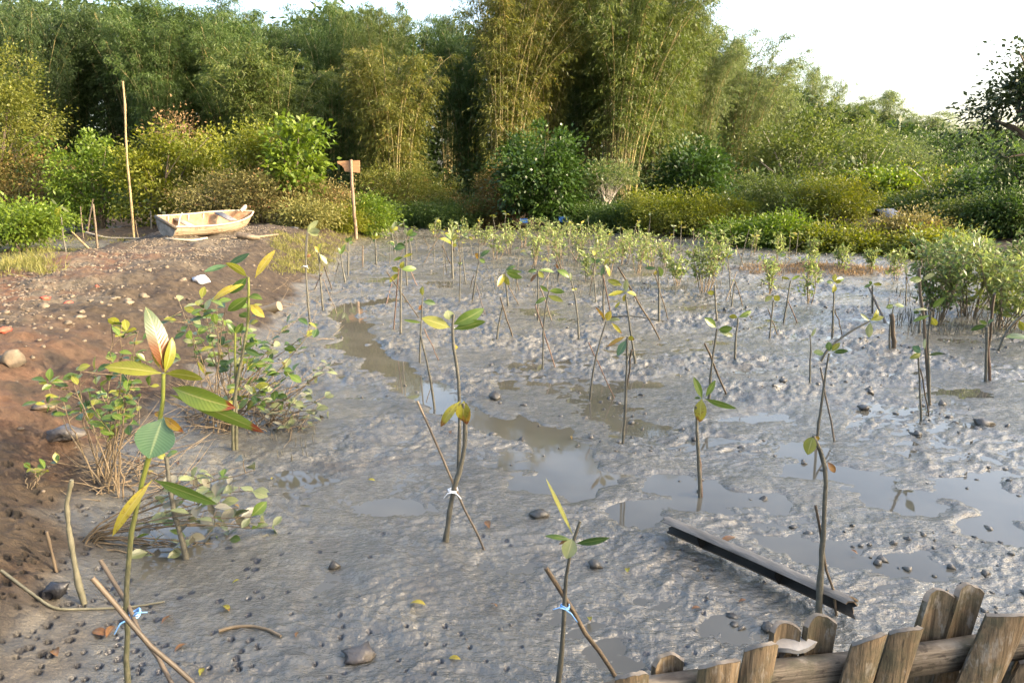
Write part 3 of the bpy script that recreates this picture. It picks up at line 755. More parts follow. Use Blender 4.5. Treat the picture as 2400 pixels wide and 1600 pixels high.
# --- nearest plant, left foreground
S('c', 'large foreground mangrove seedling with long yellow-green leaves, left', [(770, 3760), (770, 2700), (775, 2450), (800, 2250), (850, 2000), (930, 1700), (1020, 1400), (1100, 1180), (1150, 960), (1180, 885), (1110, 760)], 32,
  [(1110, 745, 945, 150, 185, 'B', .15, .35), (1120, 760, 1190, 430, 95, 'y', .3, .3), (1075, 720, 1000, 540, 50, 'Y', .3, .2), (1100, 765, 565, 705, 118, 'y', -.1, .45), (1115, 765, 1475, 815, 100, 'y', -.25, .5),
   (1190, 890, 1780, 1080, 195, 't', -.15, .25), (1170, 960, 2040, 1310, 130, 't', -.2, .55), (1105, 1170, 975, 1545, 345, 'b', -.35, .1), (1115, 1160, 1295, 1300, 85, 'o', -.2, .3), (1100, 1160, 1030, 1120, 60, 'o', .2, .3),
   (1010, 1740, 640, 2260, 95, 'Y', -.2, .4), (1020, 1740, 1610, 1965, 115, 'g', -.25, .5)],
  [(455, 2640, 1375, 3640, 50, 1.24), (530, 2480, 1210, 3640, 44, 1.42)], (850, 2975, 'b'), Y=1.36, mat=M_STEMG, group='foreground mangrove seedlings')
S('c', 'forked seedling among the leafy bank shrub, with grey-green paired stems', [(1750, 1480), (1745, 1250), (1760, 1000), (1790, 800), (1840, 560), (1885, 330), (1895, 0), (1890, -120)], 17,
  [(1890, 60, 1700, 190, 95, 'g'), (1890, 60, 2020, 85, 50, 'g'), (1910, 130, 2040, 250, 80, 'Y'), (1860, -60, 1560, 100, 60, 'Y', -.2), (1880, -120, 1720, 30, 85, 'd'), (1880, -120, 1680, -250, 60, 'y'), (1700, -230, 1900, -340, 60, 'b'),
   (1700, -230, 1480, -170, 50, 'b'), (1950, -110, 2140, -370, 55, 'Y', .2), (1850, 540, 2000, 600, 60, 'd'), (1850, 540, 1960, 480, 50, 'g')],
  [], None, mat=M_STEMG, group='foreground mangrove seedlings')
S('c', 'second stem beside the forked seedling in the bank shrub', [(1775, 1475), (1780, 1200), (1770, 800), (1765, 560), (1770, 380)], 16, [(1770, 400, 1690, 300, 60, 'd'), (1770, 400, 1840, 300, 60, 'g')], [], None, mat=M_STEMG, group='foreground mangrove seedlings')
S(5, 'bare dark mangrove stem standing behind the large foreground seedling', [(1148, 805), (1110, 680), (1070, 540), (1045, 420), (1025, 280), (1018, 180)], 20, [(1020, 185, 1090, 150, 40, 'g'), (1020, 190, 960, 170, 40, 'y')], [], None, group='foreground mangrove seedlings')
S(8, 'front seedling with upright narrow leaf and blue tied stake', [(205, 1300), (215, 1150), (235, 950), (240, 820), (238, 700), (262, 590), (285, 500), (312, 432)], 15,
  [(282, 500, 155, 235, 22, 'y', .2, .5), (280, 510, 250, 605, 75, 'p', -.4, .1), (292, 535, 450, 508, 38, 'd', -.15, .3), (275, 520, 150, 500, 26, 'g', .2), (280, 520, 215, 540, 16, 'r')],
  [(155, 645, 475, 1155, 26)], (243, 825, 'b'), Y=1.98, group='foreground mangrove seedlings')
# --- middle distance, centre and left
S('k', 'tall seedling in the centre with four spread leaves', [(1054, 1078), (1056, 960), (1054, 880), (1050, 830), (1041, 795), (1037, 760), (1041, 722)], 5.5,
  [(1035, 752, 968, 730, 28, 'y', -.1, .3), (1040, 745, 1112, 708, 27, 'g', .1, .3), (1041, 757, 1116, 738, 20, 'g', -.1, .5), (1032, 735, 1028, 712, 24, 'p', .2, .2), (1041, 798, 1052, 796, 11, 'Y')], [], None)
S('k', 'seedling with drooping yellow browned leaves and long crossed stick', [(1021, 1252), (1030, 1180), (1040, 1130), (1055, 1085), (1066, 1040), (1073, 970), (1065, 925)], 8,
  [(1058, 920, 1012, 980, 22, 'k', -.1, .3), (1066, 920, 1064, 968, 36, 'k', -.1, .2), (1072, 925, 1072, 975, 24, 'o', -.2, .4)],
  [(958, 920, 1112, 1265, 6)], (1040, 1126, 'w'))
S(6, 'stout leafless propagule stem left of the tall centre seedling', [(835, 1328), (810, 1170), (785, 1020), (760, 940), (748, 880)], 9, [], [], None)
S(6, 'seedling with yellow bud and red-brown dead leaf, left of centre', [(740, 1055), (745, 900), (752, 760), (760, 640)], 7, [(760, 635, 762, 575, 28, 'y'), (765, 670, 840, 685, 32, 'd'), (752, 690, 738, 722, 26, 'r'), (755, 800, 640, 782, 18, 'g')], [(768, 835, 862, 1036, 6), (745, 790, 700, 860, 4, 8.5)], None)
S(6, 'pair-stemmed seedling with four leaves in a tripod of stakes', [(625, 872), (626, 700), (624, 560), (628, 470)], 8, [(625, 480, 568, 465, 34, 'y'), (630, 475, 722, 470, 36, 'g'), (625, 470, 645, 425, 30, 'y'), (620, 500, 556, 558, 24, 'y'), (640, 400, 580, 420, 20, 'g'), (640, 400, 700, 378, 18, 'y')], [(540, 490, 738, 772, 7), (612, 470, 583, 842, 8)], None)
S(6, 'seedling with dark green top leaves behind the tripod of stakes', [(665, 585), (658, 450), (662, 330), (660, 262)], 6, [(660, 262, 655, 222, 24, 'p'), (662, 262, 728, 258, 30, 'd'), (662, 270, 700, 225, 26, 'g'), (655, 340, 580, 350, 30, 'd'), (655, 330, 600, 320, 24, 'd')], [(688, 490, 728, 584, 6), (570, 560, 543, 664, 7)], None)
S(6, 'thin bare-topped seedling beyond the centre row', [(985, 682), (988, 560), (990, 440)], 5, [(990, 445, 978, 432, 10, 'g'), (990, 445, 1000, 430, 10, 'g')], [], None)
S(6, 'seedling with one orange leaf among green ones', [(1060, 690), (1080, 560), (1100, 450), (1108, 325)], 6, [(1105, 410, 1080, 375, 30, 'o'), (1110, 400, 1172, 358, 28, 'd'), (1108, 410, 1142, 432, 26, 'g')], [(1082, 555, 1150, 776, 7), (1072, 510, 1050, 590, 6)], None)
S(6, 'leafy seedling with pale cluster and two stakes before the thicket', [(945, 532), (940, 420), (938, 290)], 8, [(938, 320, 862, 285, 26, 'y'), (938, 300, 975, 262, 22, 'y'), (938, 300, 900, 258, 24, 'g'), (940, 330, 970, 322, 22, 'y'), (938, 290, 955, 205, 14, 'p'), (938, 290, 915, 215, 16, 'p')], [(880, 330, 946, 472, 6), (895, 370, 905, 497, 5)], None)
S(6, 'seedling with hanging yellow-brown leaves and spread green leaves', [(1285, 702), (1272, 580), (1265, 490)], 7, [(1262, 500, 1218, 580, 36, 'k'), (1266, 510, 1290, 572, 32, 'y'), (1270, 490, 1372, 525, 40, 'g'), (1270, 480, 1370, 490, 22, 'g'), (1268, 478, 1330, 455, 22, 'd')], [(1283, 570, 1347, 692, 6)], None)
S(6, 'leafless dark stem crossed by a thin reddish stake', [(1212, 910), (1228, 800), (1246, 705)], 7, [], [(1235, 645, 1308, 888, 9)], None)
S(6, 'seedling with nodding tip of four green leaves and straight stake', [(1495, 1082), (1497, 950), (1500, 840), (1510, 720), (1522, 640), (1535, 605)], 7, [(1530, 610, 1478, 572, 24, 'g'), (1535, 605, 1632, 615, 32, 'g'), (1528, 635, 1622, 672, 32, 'y'), (1520, 645, 1450, 685, 26, 'g')], [(1450, 695, 1572, 1080, 9)], None)
S(6, 'seedling with flat dark leaves behind the nodding one', [(1466, 792), (1468, 640), (1465, 480)], 7, [(1462, 480, 1402, 488, 22, 'd'), (1468, 480, 1565, 492, 26, 'g'), (1468, 485, 1500, 525, 30, 'y'), (1462, 500, 1420, 552, 20, 'r')], [(1478, 580, 1552, 790, 8)], None)
S(6, 'small seedling with one broad leaf tilted right, in front of thicket', [(1588, 560), (1590, 480)], 6, [(1582, 478, 1658, 525, 34, 'g'), (1590, 470, 1578, 440, 14, 'r')], [], None)
S(6, 'thin wavy seedling with tiny pale tip leaf, right of the nodding one', [(1718, 906), (1708, 760), (1692, 620), (1668, 540)], 7, [(1668, 545, 1664, 492, 16, 'p'), (1690, 600, 1672, 595, 14, 'y'), (1690, 600, 1705, 592, 14, 'y')], [], None)
S(6, 'leaning seedling with withered yellow-brown leaves and crossed stick', [(1783, 1276), (1795, 1150), (1818, 1020), (1850, 890), (1885, 792)], 8, [(1880, 790, 1818, 705, 20, 'o'), (1888, 790, 1912, 728, 36, 'Y'), (1895, 790, 1972, 782, 22, 'p'), (1915, 800, 1980, 868, 24, 'k')], [(1775, 920, 1932, 1257, 7)], None)
S(6, 'tall straight seedling with one hanging blue-green leaf and brown stake', [(1985, 1536), (1998, 1380), (2006, 1200), (2010, 1050), (2012, 885)], 10, [(2008, 905, 1952, 1005, 46, 'b', -.1, .2), (2005, 885, 1888, 950, 26, 'o'), (2012, 895, 2058, 905, 30, 'k')], [(2040, 965, 2012, 1190, 13)], None)
S('m', 'pale-topped seedling with drooping leaf whorl and long slanting pole', [(1335, 1398), (1310, 1250), (1285, 1100), (1262, 920), (1240, 760)], 13, [(1205, 660, 1072, 612, 56, 'y'), (1240, 720, 1250, 600, 52, 'p'), (1235, 715, 1078, 755, 40, 'y'), (1250, 725, 1340, 752, 44, 'y'), (1240, 740, 1220, 810, 40, 'Y'), (1190, 810, 1140, 870, 26, 'y')], [(1170, 490, 1550, 1155, 17)], None)
S('m', 'seedling with two hanging folded leaves behind the pale-topped one', [(1038, 1000), (1035, 700), (1040, 480)], 11, [(1040, 480, 1018, 580, 38, 'd'), (1050, 475, 1095, 580, 44, 'y'), (1045, 470, 1090, 412, 34, 'y'), (960, 460, 918, 405, 40, 'd'), (960, 460, 1010, 420, 36, 'd')], [(1030, 560, 1115, 975, 11), (960, 440, 910, 755, 9)], None)
S('m', 'seedling with two dark green leaves and crossed stake right of pale-topped one', [(1545, 1012), (1548, 760), (1545, 560), (1530, 510)], 12, [(1520, 505, 1415, 500, 34, 'd'), (1545, 490, 1570, 580, 62, 'g', -.1, .2), (1525, 520, 1500, 570, 26, 'Y')], [(1510, 560, 1634, 992, 10)], None)
# --- right side
S(7, 'thin seedling before the leafy bush, leaf at half height', [(660, 606), (652, 500), (645, 395)], 7, [(650, 440, 605, 435, 26, 'y')], [], None)
S(7, 'seedling with two rounded drooping leaves and short slanted stake', [(950, 692), (960, 580), (970, 480)], 6, [(968, 455, 925, 488, 36, 'y'), (972, 455, 1005, 480, 34, 'y')], [(940, 525, 1000, 680, 6)], None)
S(7, 'seedling with two small flat leaves near the brown grass islet', [(1025, 602), (1045, 500), (1065, 370)], 6, [(1062, 365, 1012, 352, 16, 'y'), (1070, 365, 1122, 345, 18, 'g')], [(1050, 480, 1100, 599, 6)], None)
S(7, 'seedling with upright leaf whorl in front of the brown grass islet', [(1295, 684), (1300, 560), (1305, 400)], 7, [(1308, 380, 1312, 332, 26, 'y'), (1300, 380, 1262, 380, 22, 'g'), (1310, 375, 1360, 358, 26, 'g'), (1305, 390, 1298, 440, 24, 'y'), (1308, 375, 1345, 375, 24, 'y')], [(1310, 530, 1352, 667, 6)], None)
S(7, 'seedling with spread arching leaves and leaning thick stake by the islet', [(1515, 562), (1516, 480), (1515, 395)], 6, [(1512, 392, 1470, 410, 20, 'g'), (1518, 390, 1570, 392, 20, 'y'), (1515, 390, 1500, 372, 16, 'g')], [(1498, 410, 1587, 603, 13)], None)
S(7, 'seedling with two leaves spread like wings, single stem', [(755, 822), (762, 700), (775, 578)], 7, [(773, 575, 725, 568, 22, 'y'), (778, 572, 850, 538, 26, 'g')], [(830, 555, 852, 582, 5)], None)
S(7, 'seedling with two round bright leaves crossed by a red stake', [(615, 1027), (622, 920), (635, 800), (660, 635)], 9, [(655, 628, 590, 575, 42, 'g', -.1, .3), (665, 640, 745, 632, 42, 'g', -.1, .3), (668, 650, 748, 678, 26, 'p')], [(590, 715, 715, 1005, 12)], None)
S(7, 'seedling of two upright leaves and a big spotted yellow leaf', [(567, 1565), (560, 1400), (550, 1250), (545, 1062)], 12, [(578, 1020, 530, 900, 36, 'g', .1, .4), (598, 1010, 650, 918, 34, 'g', .1, .4), (575, 1020, 565, 1150, 72, 'k', -.2, .15), (590, 1020, 768, 1075, 34, 'g', -.15, .45), (570, 1020, 535, 1018, 14, 'd')], [(552, 1240, 578, 1560, 13), (560, 1300, 572, 1560, 12)], None)
S(7, 'thin grey stem with one narrow upright leaf', [(1170, 952), (1175, 800), (1173, 668)], 6, [(1180, 680, 1206, 630, 16, 'p')], [], None)
S(7, 'tall seedling with four-leaf fan and crossed dark stake, right', [(1212, 1222), (1230, 1090), (1247, 960), (1262, 850), (1277, 770)], 9, [(1250, 770, 1190, 765, 38, 'g'), (1282, 760, 1275, 706, 36, 'g'), (1290, 760, 1338, 712, 30, 'y'), (1300, 765, 1384, 758, 28, 'd')], [(1230, 850, 1305, 1257, 11)], None)
S(7, 'dark stem leaning far right with pale leaves at its tip', [(1232, 792), (1280, 735), (1340, 685), (1420, 635), (1505, 592)], 8, [(1505, 588, 1580, 570, 34, 'y'), (1515, 580, 1545, 528, 26, 'y'), (1505, 600, 1498, 685, 38, 'p'), (1500, 592, 1448, 552, 16, 'p')], [], None, Y=6.3)
S('k', 'dark front seedling stump with one curled leaf by the split bamboo', [(1880, 1418), (1885, 1330), (1892, 1200), (1897, 1100), (1899, 1050), (1888, 1025), (1876, 1012), (1868, 1000)], 8, [(1868, 1000, 1855, 1044, 30, 'y', -.2, .2), (1900, 1060, 1918, 1085, 15, 'r'), (1876, 1012, 1878, 1000, 10, 'o')], [(1873, 1160, 1922, 1420, 7)], None)
S('r', 'tall bamboo-staked seedling with six broad leaves at right', [(1610, 1690), (1600, 1300), (1590, 1130), (1605, 1040), (1620, 940)], 12, [(1550, 690, 1446, 690, 52, 'g'), (1560, 680, 1650, 650, 48, 'p'), (1630, 915, 1735, 830, 50, 'g'), (1600, 930, 1470, 930, 20, 'p'), (1610, 970, 1475, 1022, 34, 'g'), (1620, 980, 1660, 1050, 56, 'y')], [(1525, 600, 1612, 1690, 24)], None)
S('r', 'short seedling with three stiff leaves in front of the bamboo-staked one', [(1545, 1800), (1530, 1500), (1520, 1300)], 10, [(1540, 1265, 1470, 1215, 44, 'b'), (1540, 1270, 1450, 1310, 42, 'y'), (1595, 1280, 1720, 1275, 36, 'd'), (1572, 1240, 1575, 1150, 22, 'p')], [(1535, 1390, 1604, 1756, 11)], None)
S('r', 'cut stump of thick bamboo with two round leaves at right', [(1296, 1258), (1290, 1130), (1302, 990), (1325, 900)], 9, [(1322, 890, 1265, 915, 40, 'g'), (1330, 885, 1410, 900, 36, 'g')], [(1308, 960, 1330, 1252, 36)], None)
S('r', 'bamboo pole pair with dull leaves near the right edge', [(2050, 1490), (2055, 1250), (2060, 1060)], 14, [(2060, 1050, 1930, 1090, 40, 'd'), (2060, 1040, 2000, 1010, 30, 'g'), (2070, 1040, 2110, 1000, 26, 'd')], [(2118, 800, 2070, 1250, 22), (2060, 1060, 2086, 1492, 24)], None)
S('r', 'bent dark stem at right edge with large green leaves', [(2145, 1258), (2180, 1150), (2240, 1060), (2320, 980)], 9, [(2400, 1150, 2205, 1145, 66, 'g'), (2400, 1090, 2315, 1010, 60, 'y'), (2380, 1040, 2440, 960, 50, 'g')], [], None)
S('r', 'twin crossed sticks without leaves left of the islet', [(50, 905), (60, 800), (72, 720)], 7, [(75, 700, 50, 690, 14, 'p')], [(78, 700, 140, 898, 8)], None)
S('r', 'thin seedling with dry curled leaf beside the pale thicket', [(1420, 900), (1425, 760), (1425, 640)], 6, [(1425, 660, 1420, 570, 22, 'p'), (1425, 660, 1428, 700, 16, 'r')], [(1432, 690, 1460, 810, 5)], None)
S('r', 'dark-leaved seedling half hidden behind the tall bamboo stake', [(1525, 1118), (1530, 1040), (1535, 960)], 12, [(1530, 950, 1480, 940, 30, 'd'), (1535, 950, 1570, 900, 40, 'd')], [], None)
# --- left bank foot
S(6, 'tall thin seedling with white ribbon at the foot of the bank', [(75, 842), (58, 700), (45, 500), (45, 380), (55, 250)], 7, [(58, 240, 120, 178, 30, 'p', .1, .4), (58, 245, 132, 238, 40, 'p', -.1, .3), (50, 400, 74, 382, 20, 'r')], [], (42, 455, 'w'))
S(6, 'seedling with yellow top bud and three stakes on the bank toe', [(150, 732), (138, 600), (128, 480), (124, 372)], 7, [(122, 375, 100, 330, 22, 'Y'), (124, 370, 138, 312, 22, 'y'), (128, 380, 175, 442, 26, 'p')], [(155, 450, 207, 605, 7), (140, 500, 95, 598, 7), (150, 530, 232, 742, 6)], None)
S(6, 'small dark seedling with slanted stake on the bank toe', [(287, 560), (270, 470), (258, 380)], 6, [(258, 385, 285, 320, 22, 'g'), (258, 385, 240, 340, 18, 'd')], [(246, 430, 226, 512, 5)], None)
S(6, 'slim seedling with dull leaf tuft below the signpost', [(303, 512), (304, 400), (306, 300)], 6, [(306, 310, 325, 275, 24, 'd'), (306, 310, 290, 280, 20, 'g'), (306, 320, 330, 305, 16, 'd')], [], None)
S(6, 'seedling with drooping lime leaves beyond the mud edge', [(476, 446), (472, 360), (470, 285)], 6, [(470, 290, 450, 262, 24, 'y'), (470, 290, 498, 268, 24, 'y'), (470, 285, 475, 250, 18, 'g'), (470, 295, 455, 300, 18, 'g')], [(486, 372, 546, 404, 4)], None)
S(6, 'seedling with big hanging yellow leaf near the far mud edge', [(590, 372), (578, 300), (572, 250)], 6, [(575, 240, 590, 180, 22, 'p'), (575, 235, 610, 215, 24, 'y'), (575, 250, 560, 220, 18, 'y')], [], None)
S(6, 'small seedling with dark rosette by the far mud edge', [(690, 425), (688, 340), (680, 300)], 5, [(680, 300, 640, 312, 20, 'd'), (682, 300, 700, 280, 18, 'd')], [], None)
S(1, 'slim seedling with drooping leaves on the left mudflat', [(405, 1545), (385, 1440), (375, 1330)], 6, [(352, 1270, 310, 1215, 14, 'p'), (370, 1260, 425, 1300, 16, 'p'), (362, 1265, 355, 1330, 32, 'y')], [], None)
S(1, 'seedling with pale leaf between crossed sticks behind the pole', [(640, 1400), (655, 1340), (620, 1290)], 5, [(618, 1290, 608, 1255, 24, 'g'), (620, 1290, 640, 1268, 16, 'p')], [(665, 1285, 640, 1400, 5), (600, 1300, 700, 1415, 5)], None)
S(1, 'small white-leaved seedling just left of the boat stern', [(928, 1405), (925, 1340), (922, 1290)], 6, [(990, 1300, 1015, 1315, 24, 'p'), (985, 1300, 975, 1270, 14, 'p')], [], None)
S(1, 'pale two-leaved seedling on the bank edge right of the boat', [(1868, 1590), (1872, 1500), (1880, 1420)], 4, [(1880, 1415, 1950, 1350, 34, 'p'), (1882, 1415, 1955, 1440, 34, 'p')], [], None)

# --- plain stakes standing or lying on the left mudflat
def stick(zk, pts, r_px, mat, label, name='wooden_stake', cat='stake', group=None, ys=None, sink=True):
    ox, oy, zs = ZOOM[zk]; C = [(ox + p[0] / zs, oy + p[1] / zs) for p in pts]
    b = ground(*C[0])
    P = []
    for i, c in enumerate(C):
        P.append(b if i == 0 else at(*c, b[1] if ys is None else ys[i]))
    P = np.array(P); m = pxm(b[1]) / zs
    if sink: P[0] += nrm(P[0] - P[1]) * .12
    q = np.linspace(0, len(P) - 1, 5 * (len(P) - 1) + 1); Ps = np.stack([np.interp(q, np.arange(len(P)), P[:, k]) for k in range(3)], -1)
    R = np.linspace(1.0, .72, len(Ps)) * r_px * m * (1 + .12 * LG.normal(size=len(Ps)))
    mb = MB(); tube(mb, Ps - b, R, 7)
    o = mb.build(name, mat, loc=b); tag(o, label, cat, group); return o
stick(1, [(822, 1468), (800, 1200), (780, 1000), (770, 830), (765, 640), (752, 498)], 7.5, M_POLE, 'tall bare bamboo pole standing upright left of the boat', 'bamboo_pole', 'pole')
stick(1, [(597, 1525), (585, 1380), (570, 1250)], 8, M_STAKE, 'thick grey stake in the left mudflat, nearest to the bank')
stick(1, [(560, 1538), (500, 1480), (440, 1420)], 7, M_POLE, 'pale pole leaning left at the bank edge of left mudflat')
stick(1, [(512, 1460), (500, 1360), (493, 1265)], 5, M_STAKE, 'thin stake left of the thick grey stake, slightly tilted')
stick(1, [(462, 1420), (465, 1350), (478, 1280)], 5, M_STAKE, 'leftmost short stake with lumpy top on left mudflat')
stick(1, [(535, 1430), (550, 1330), (570, 1220)], 5, M_STAKE, 'tilted stake behind the thick grey stake')
stick(1, [(850, 1465), (838, 1410), (830, 1350)], 3, M_TWIG, 'thin twig at the foot of the tall bamboo pole')
stick(6, [(392, 462), (392, 395), (393, 330)], 5, M_STAKE, 'short bare upright post at the mud edge below signpost', 'wooden_post', 'post')

# ------------------------------------------------------------------ leafy shrubs on the bank (leaf by leaf)
def oval_leaf_mesh(name, mat, fold):
    mb = MB(); leaf_mesh(mb, (0, 0, 0), (1, 0, 0), .56, np.array([0, 0, 1.0]), bend=.05, fold=fold, shape=.95, nl=5, petiole=.1)
    return mb.mesh(name, mat)
OVAL = [oval_leaf_mesh('oval_leaf', LEAF[c], f) for c, f in (('g', .2), ('d', .3), ('y', .15), ('g', .35), ('p', .2), ('d', .1))]
OVALM = [oval_leaf_mesh('muddy_leaf', m_, f) for m_, f in ((mat_leaf('leaf_muddy', (.15,.145,.10), (.20,.19,.14), (.22,.2,.15), transl=.15), .2), (mat_leaf('leaf_muddy_green', (.13,.16,.07), (.17,.19,.09), (.22,.22,.13), transl=.2), .3))]

def put_leaf(root, me, p, d, n, L):
    d = nrm(d); s = nrm(np.cross(n, d)); n = np.cross(d, s)
    o = link('leaf', me, root)
    o.matrix_local = Matrix(((d[0]*L, s[0]*L, n[0]*L, p[0]), (d[1]*L, s[1]*L, n[1]*L, p[1]), (d[2]*L, s[2]*L, n[2]*L, p[2]), (0, 0, 0, 1)))

def bank_shrub(label, bases, tips, L, seed, Y0, dY, meshes, stem_r=.005, per=7, span=.55):
    """thin stems from the ground to tips measured in the photo; each leaf its own piece"""
    g = RNG(seed); b0 = ground(*bases[0]); root = empty('leafy_shrub', b0, label, 'shrub')
    mb = MB(); nlf = 0
    for (u, v) in tips:
        bu, bv = bases[int(g.integers(len(bases)))]; b = ground(bu + g.uniform(-20, 20), bv + g.uniform(-10, 10))
        t = at(u, v, b[1] + g.uniform(-dY, dY)); L3 = np.linalg.norm(t - b)
        mid = b + (t - b) * .5 + np.array([g.normal(0, .05), g.normal(0, .05), .07 * L3])
        q = np.linspace(0, 1, 12)[:, None]; P = (1 - q)**2 * b + 2 * q * (1 - q) * mid + q * q * t + g.normal(0, .004, (12, 3)); P[0] = b - np.array([0, 0, .05])
        tube(mb, P - b0, np.linspace(stem_r, stem_r * .4, 12), 5)
        for k in range(per):
            f = 1 - span * (k / per)**1.2 + g.normal(0, .02); f = min(max(f, .1), 1.)
            p = np.array([np.interp(f, q[:, 0], P[:, c]) for c in range(3)])
            sd_ = p
            if g.random() < .55 and k > 0:
                e = p + np.array([g.normal(0, .06), g.normal(0, .05), g.uniform(-.02, .07)]); tube(mb, [p - b0, (p + e) / 2 - b0 + g.normal(0, .005, 3), e - b0], [stem_r * .5, stem_r * .4, stem_r * .3], 4); sd_ = e
            for s_ in (0, 1):
                if nlf >= 290: break
                d = g.normal(0, 1, 3); d[2] = d[2] * .45 + .12
                put_leaf(root, meshes[int(g.integers(len(meshes)))], sd_ - b0 + nrm(d) * .004, d, np.array([g.normal(0, .5), -.35 + g.normal(0, .4), 1.0]), L * g.uniform(.65, 1.25)); nlf += 1
    mb.build('stems', M_TWIG, root)
    return root
bank_shrub('leafy shrub with thin pale stems left of the large foreground seedling', [(262, 1150), (285, 1170), (240, 1120)],
  [(110, 895), (165, 880), (190, 870), (225, 900), (140, 930), (215, 955), (185, 960), (260, 930), (300, 940), (275, 960), (240, 985), (310, 905), (285, 760), (325, 775), (265, 765), (300, 870), (340, 850), (330, 930)], .068, 301, 0, .22, OVAL[:4], per=5, span=.4)
bank_shrub('dense leafy shrub around the forked seedling on the bank slope', [(520, 1010), (545, 1000), (480, 990)],
  [(430, 720), (470, 700), (505, 705), (520, 745), (545, 790), (560, 770), (600, 790), (640, 815), (600, 830), (570, 850), (620, 870), (660, 900), (690, 870), (700, 930), (640, 940), (720, 790), (745, 770), (670, 760), (480, 770), (510, 800), (450, 790), (560, 910), (610, 910), (680, 960), (590, 720), (440, 745), (415, 700), (500, 740), (530, 720), (580, 800), (650, 780), (630, 850), (540, 850), (700, 900)], .082, 302, 0, .3, OVAL, per=5, span=.55)
bank_shrub('low mud-coated shrub spreading over wet mud beside the foreground seedling', [(190, 1265), (205, 1260)],
  [(470, 1115), (520, 1120), (600, 1100), (560, 1190), (590, 1210), (620, 1225), (520, 1230), (640, 1240), (480, 1190), (400, 1330), (480, 1340), (560, 1330), (620, 1370), (455, 1215), (380, 1390), (430, 1290), (500, 1150), (540, 1160), (590, 1150), (610, 1290), (520, 1290), (600, 1340)], .075, 303, 0, .12, OVALM + OVALM + [OVAL[0], OVAL[4]], per=4, span=.45)
bank_shrub('mud-coated leafy twigs on the wet mud right of the dense bank shrub', [(600, 1010), (640, 1000)],
  [(760, 930), (740, 960), (700, 985), (770, 985), (730, 1000), (680, 1000), (640, 965), (770, 850), (740, 880), (690, 940), (720, 920)], .072, 304, 0, .15, OVALM + [OVAL[4]], per=4, span=.45)
bank_shrub('sprig with few leaves on the brown slope at far left', [(85, 1150), (60, 1140)], [(20, 1160), (45, 1155), (75, 1095), (140, 1080), (60, 1110), (100, 1100)], .05, 305, 0, .08, OVAL[:3], per=2, span=.3, stem_r=.003)

# ------------------------------------------------------------------ young mangrove thicket at mid distance
def thicket_shrub(u, vb, vt, wpx, seed, mat, label, nst=7, nl=900, L=.075, W=.026, group='young mangrove bushes on the mud', low=.25):
    b = ground(u, vb); Y = b[1]; H = at(u, vt, Y)[2] - b[2]; R = wpx * pxm(Y) / 2
    g = RNG(seed); root = empty('young_mangrove', b, label, 'mangrove bush', group); sb = MB(); lb = MB()
    P_, D_ = [], []
    for i in range(nst):
        a = g.uniform(0, 6.28); rr = R * .25 * g.random()
        p0 = np.array([rr * math.cos(a), rr * math.sin(a), -.05]); a2 = a + g.normal(0, .5)
        t = np.array([math.cos(a2) * R * g.uniform(.2, 1), math.sin(a2) * R * g.uniform(.2, 1), H * g.uniform(.6, 1.0)])
        q = np.linspace(0, 1, 8)[:, None]; mid = (p0 + t) / 2 + np.array([g.normal(0, .05), g.normal(0, .05), .1 * H])
        P = (1 - q)**2 * p0 + 2 * q * (1 - q) * mid + q * q * t; tube(sb, P, np.linspace(.008, .003, 8), 4)
        k = nl // nst; nb = 14
        for j in range(nb):
            f = low + (1 - low) * g.random()**.8; p = np.array([np.interp(f, q[:, 0], P[:, c]) for c in range(3)])
            d = nrm(np.array([g.normal(), g.normal(), g.uniform(.2, 1.2)])); ln = g.uniform(.08, .32) * min(1, H)
            tube(sb, [p, p + d * ln], [.003, .0015], 3, cap=False)
            s = g.random(k // nb)[:, None]; P_.append(p + d * ln * s); D_.append(d * .5 + g.normal(0, .7, (k // nb, 3)))
    P_ = np.concatenate(P_); D_ = np.concatenate(D_); m = len(P_)
    leaf_cards(lb, P_, D_, g.normal(0, .6, (m, 3)) + np.array([0, 0, 1.]), L * g.uniform(.6, 1.25, m), W * g.uniform(.8, 1.2, m), np.clip(g.normal(.5, .27, m), 0, 1), .05)
    sb.build('stems', M_TWIG, root); lb.build('foliage', MF[mat], root, smooth=False)
    return root
TS = thicket_shrub
thick = [(1065, 590, 520, 80), (1130, 575, 528, 60), (1160, 610, 525, 75), (1195, 595, 520, 70), (1225, 580, 512, 60), (1250, 625, 545, 80), (1290, 600, 515, 75), (1325, 640, 520, 80), (1350, 615, 530, 70), (1395, 600, 535, 60),
         (1425, 645, 545, 75), (1455, 620, 540, 70), (1490, 640, 545, 90), (1525, 630, 540, 80), (1560, 625, 555, 60), (1380, 660, 580, 60), (1590, 670, 600, 50), (1100, 560, 515, 70), (1020, 555, 515, 60), (1270, 570, 510, 60), (1340, 575, 515, 60), (1415, 585, 525, 60), (1480, 590, 535, 60)]
thick.sort(key=lambda a: a[0])
ordn = ['leftmost', 'second', 'third', 'fourth', 'fifth', 'sixth', 'seventh', 'eighth', 'ninth', 'tenth', 'eleventh', 'twelfth', 'thirteenth', 'fourteenth', 'fifteenth', 'sixteenth', 'seventeenth', 'eighteenth', 'nineteenth', 'twentieth', 'twenty-first', 'twenty-second', 'rightmost']
for i, (u, vb, vt, wd) in enumerate(thick):
    TS(u, vb, vt, wd * 1.15, 400 + i, 'mang', 'pale young mangrove bush, %s in the thicket across the mud' % (ordn[i] if i in (0, len(thick) - 1) else ordn[i] + ' from the left'), nst=5, nl=340, L=.085, W=.03)
TS(1650, 690, 540, 120, 440, 'mang', 'tallest airy young mangrove bush standing alone left of the brown islet', 9, 1000, .09, .03)
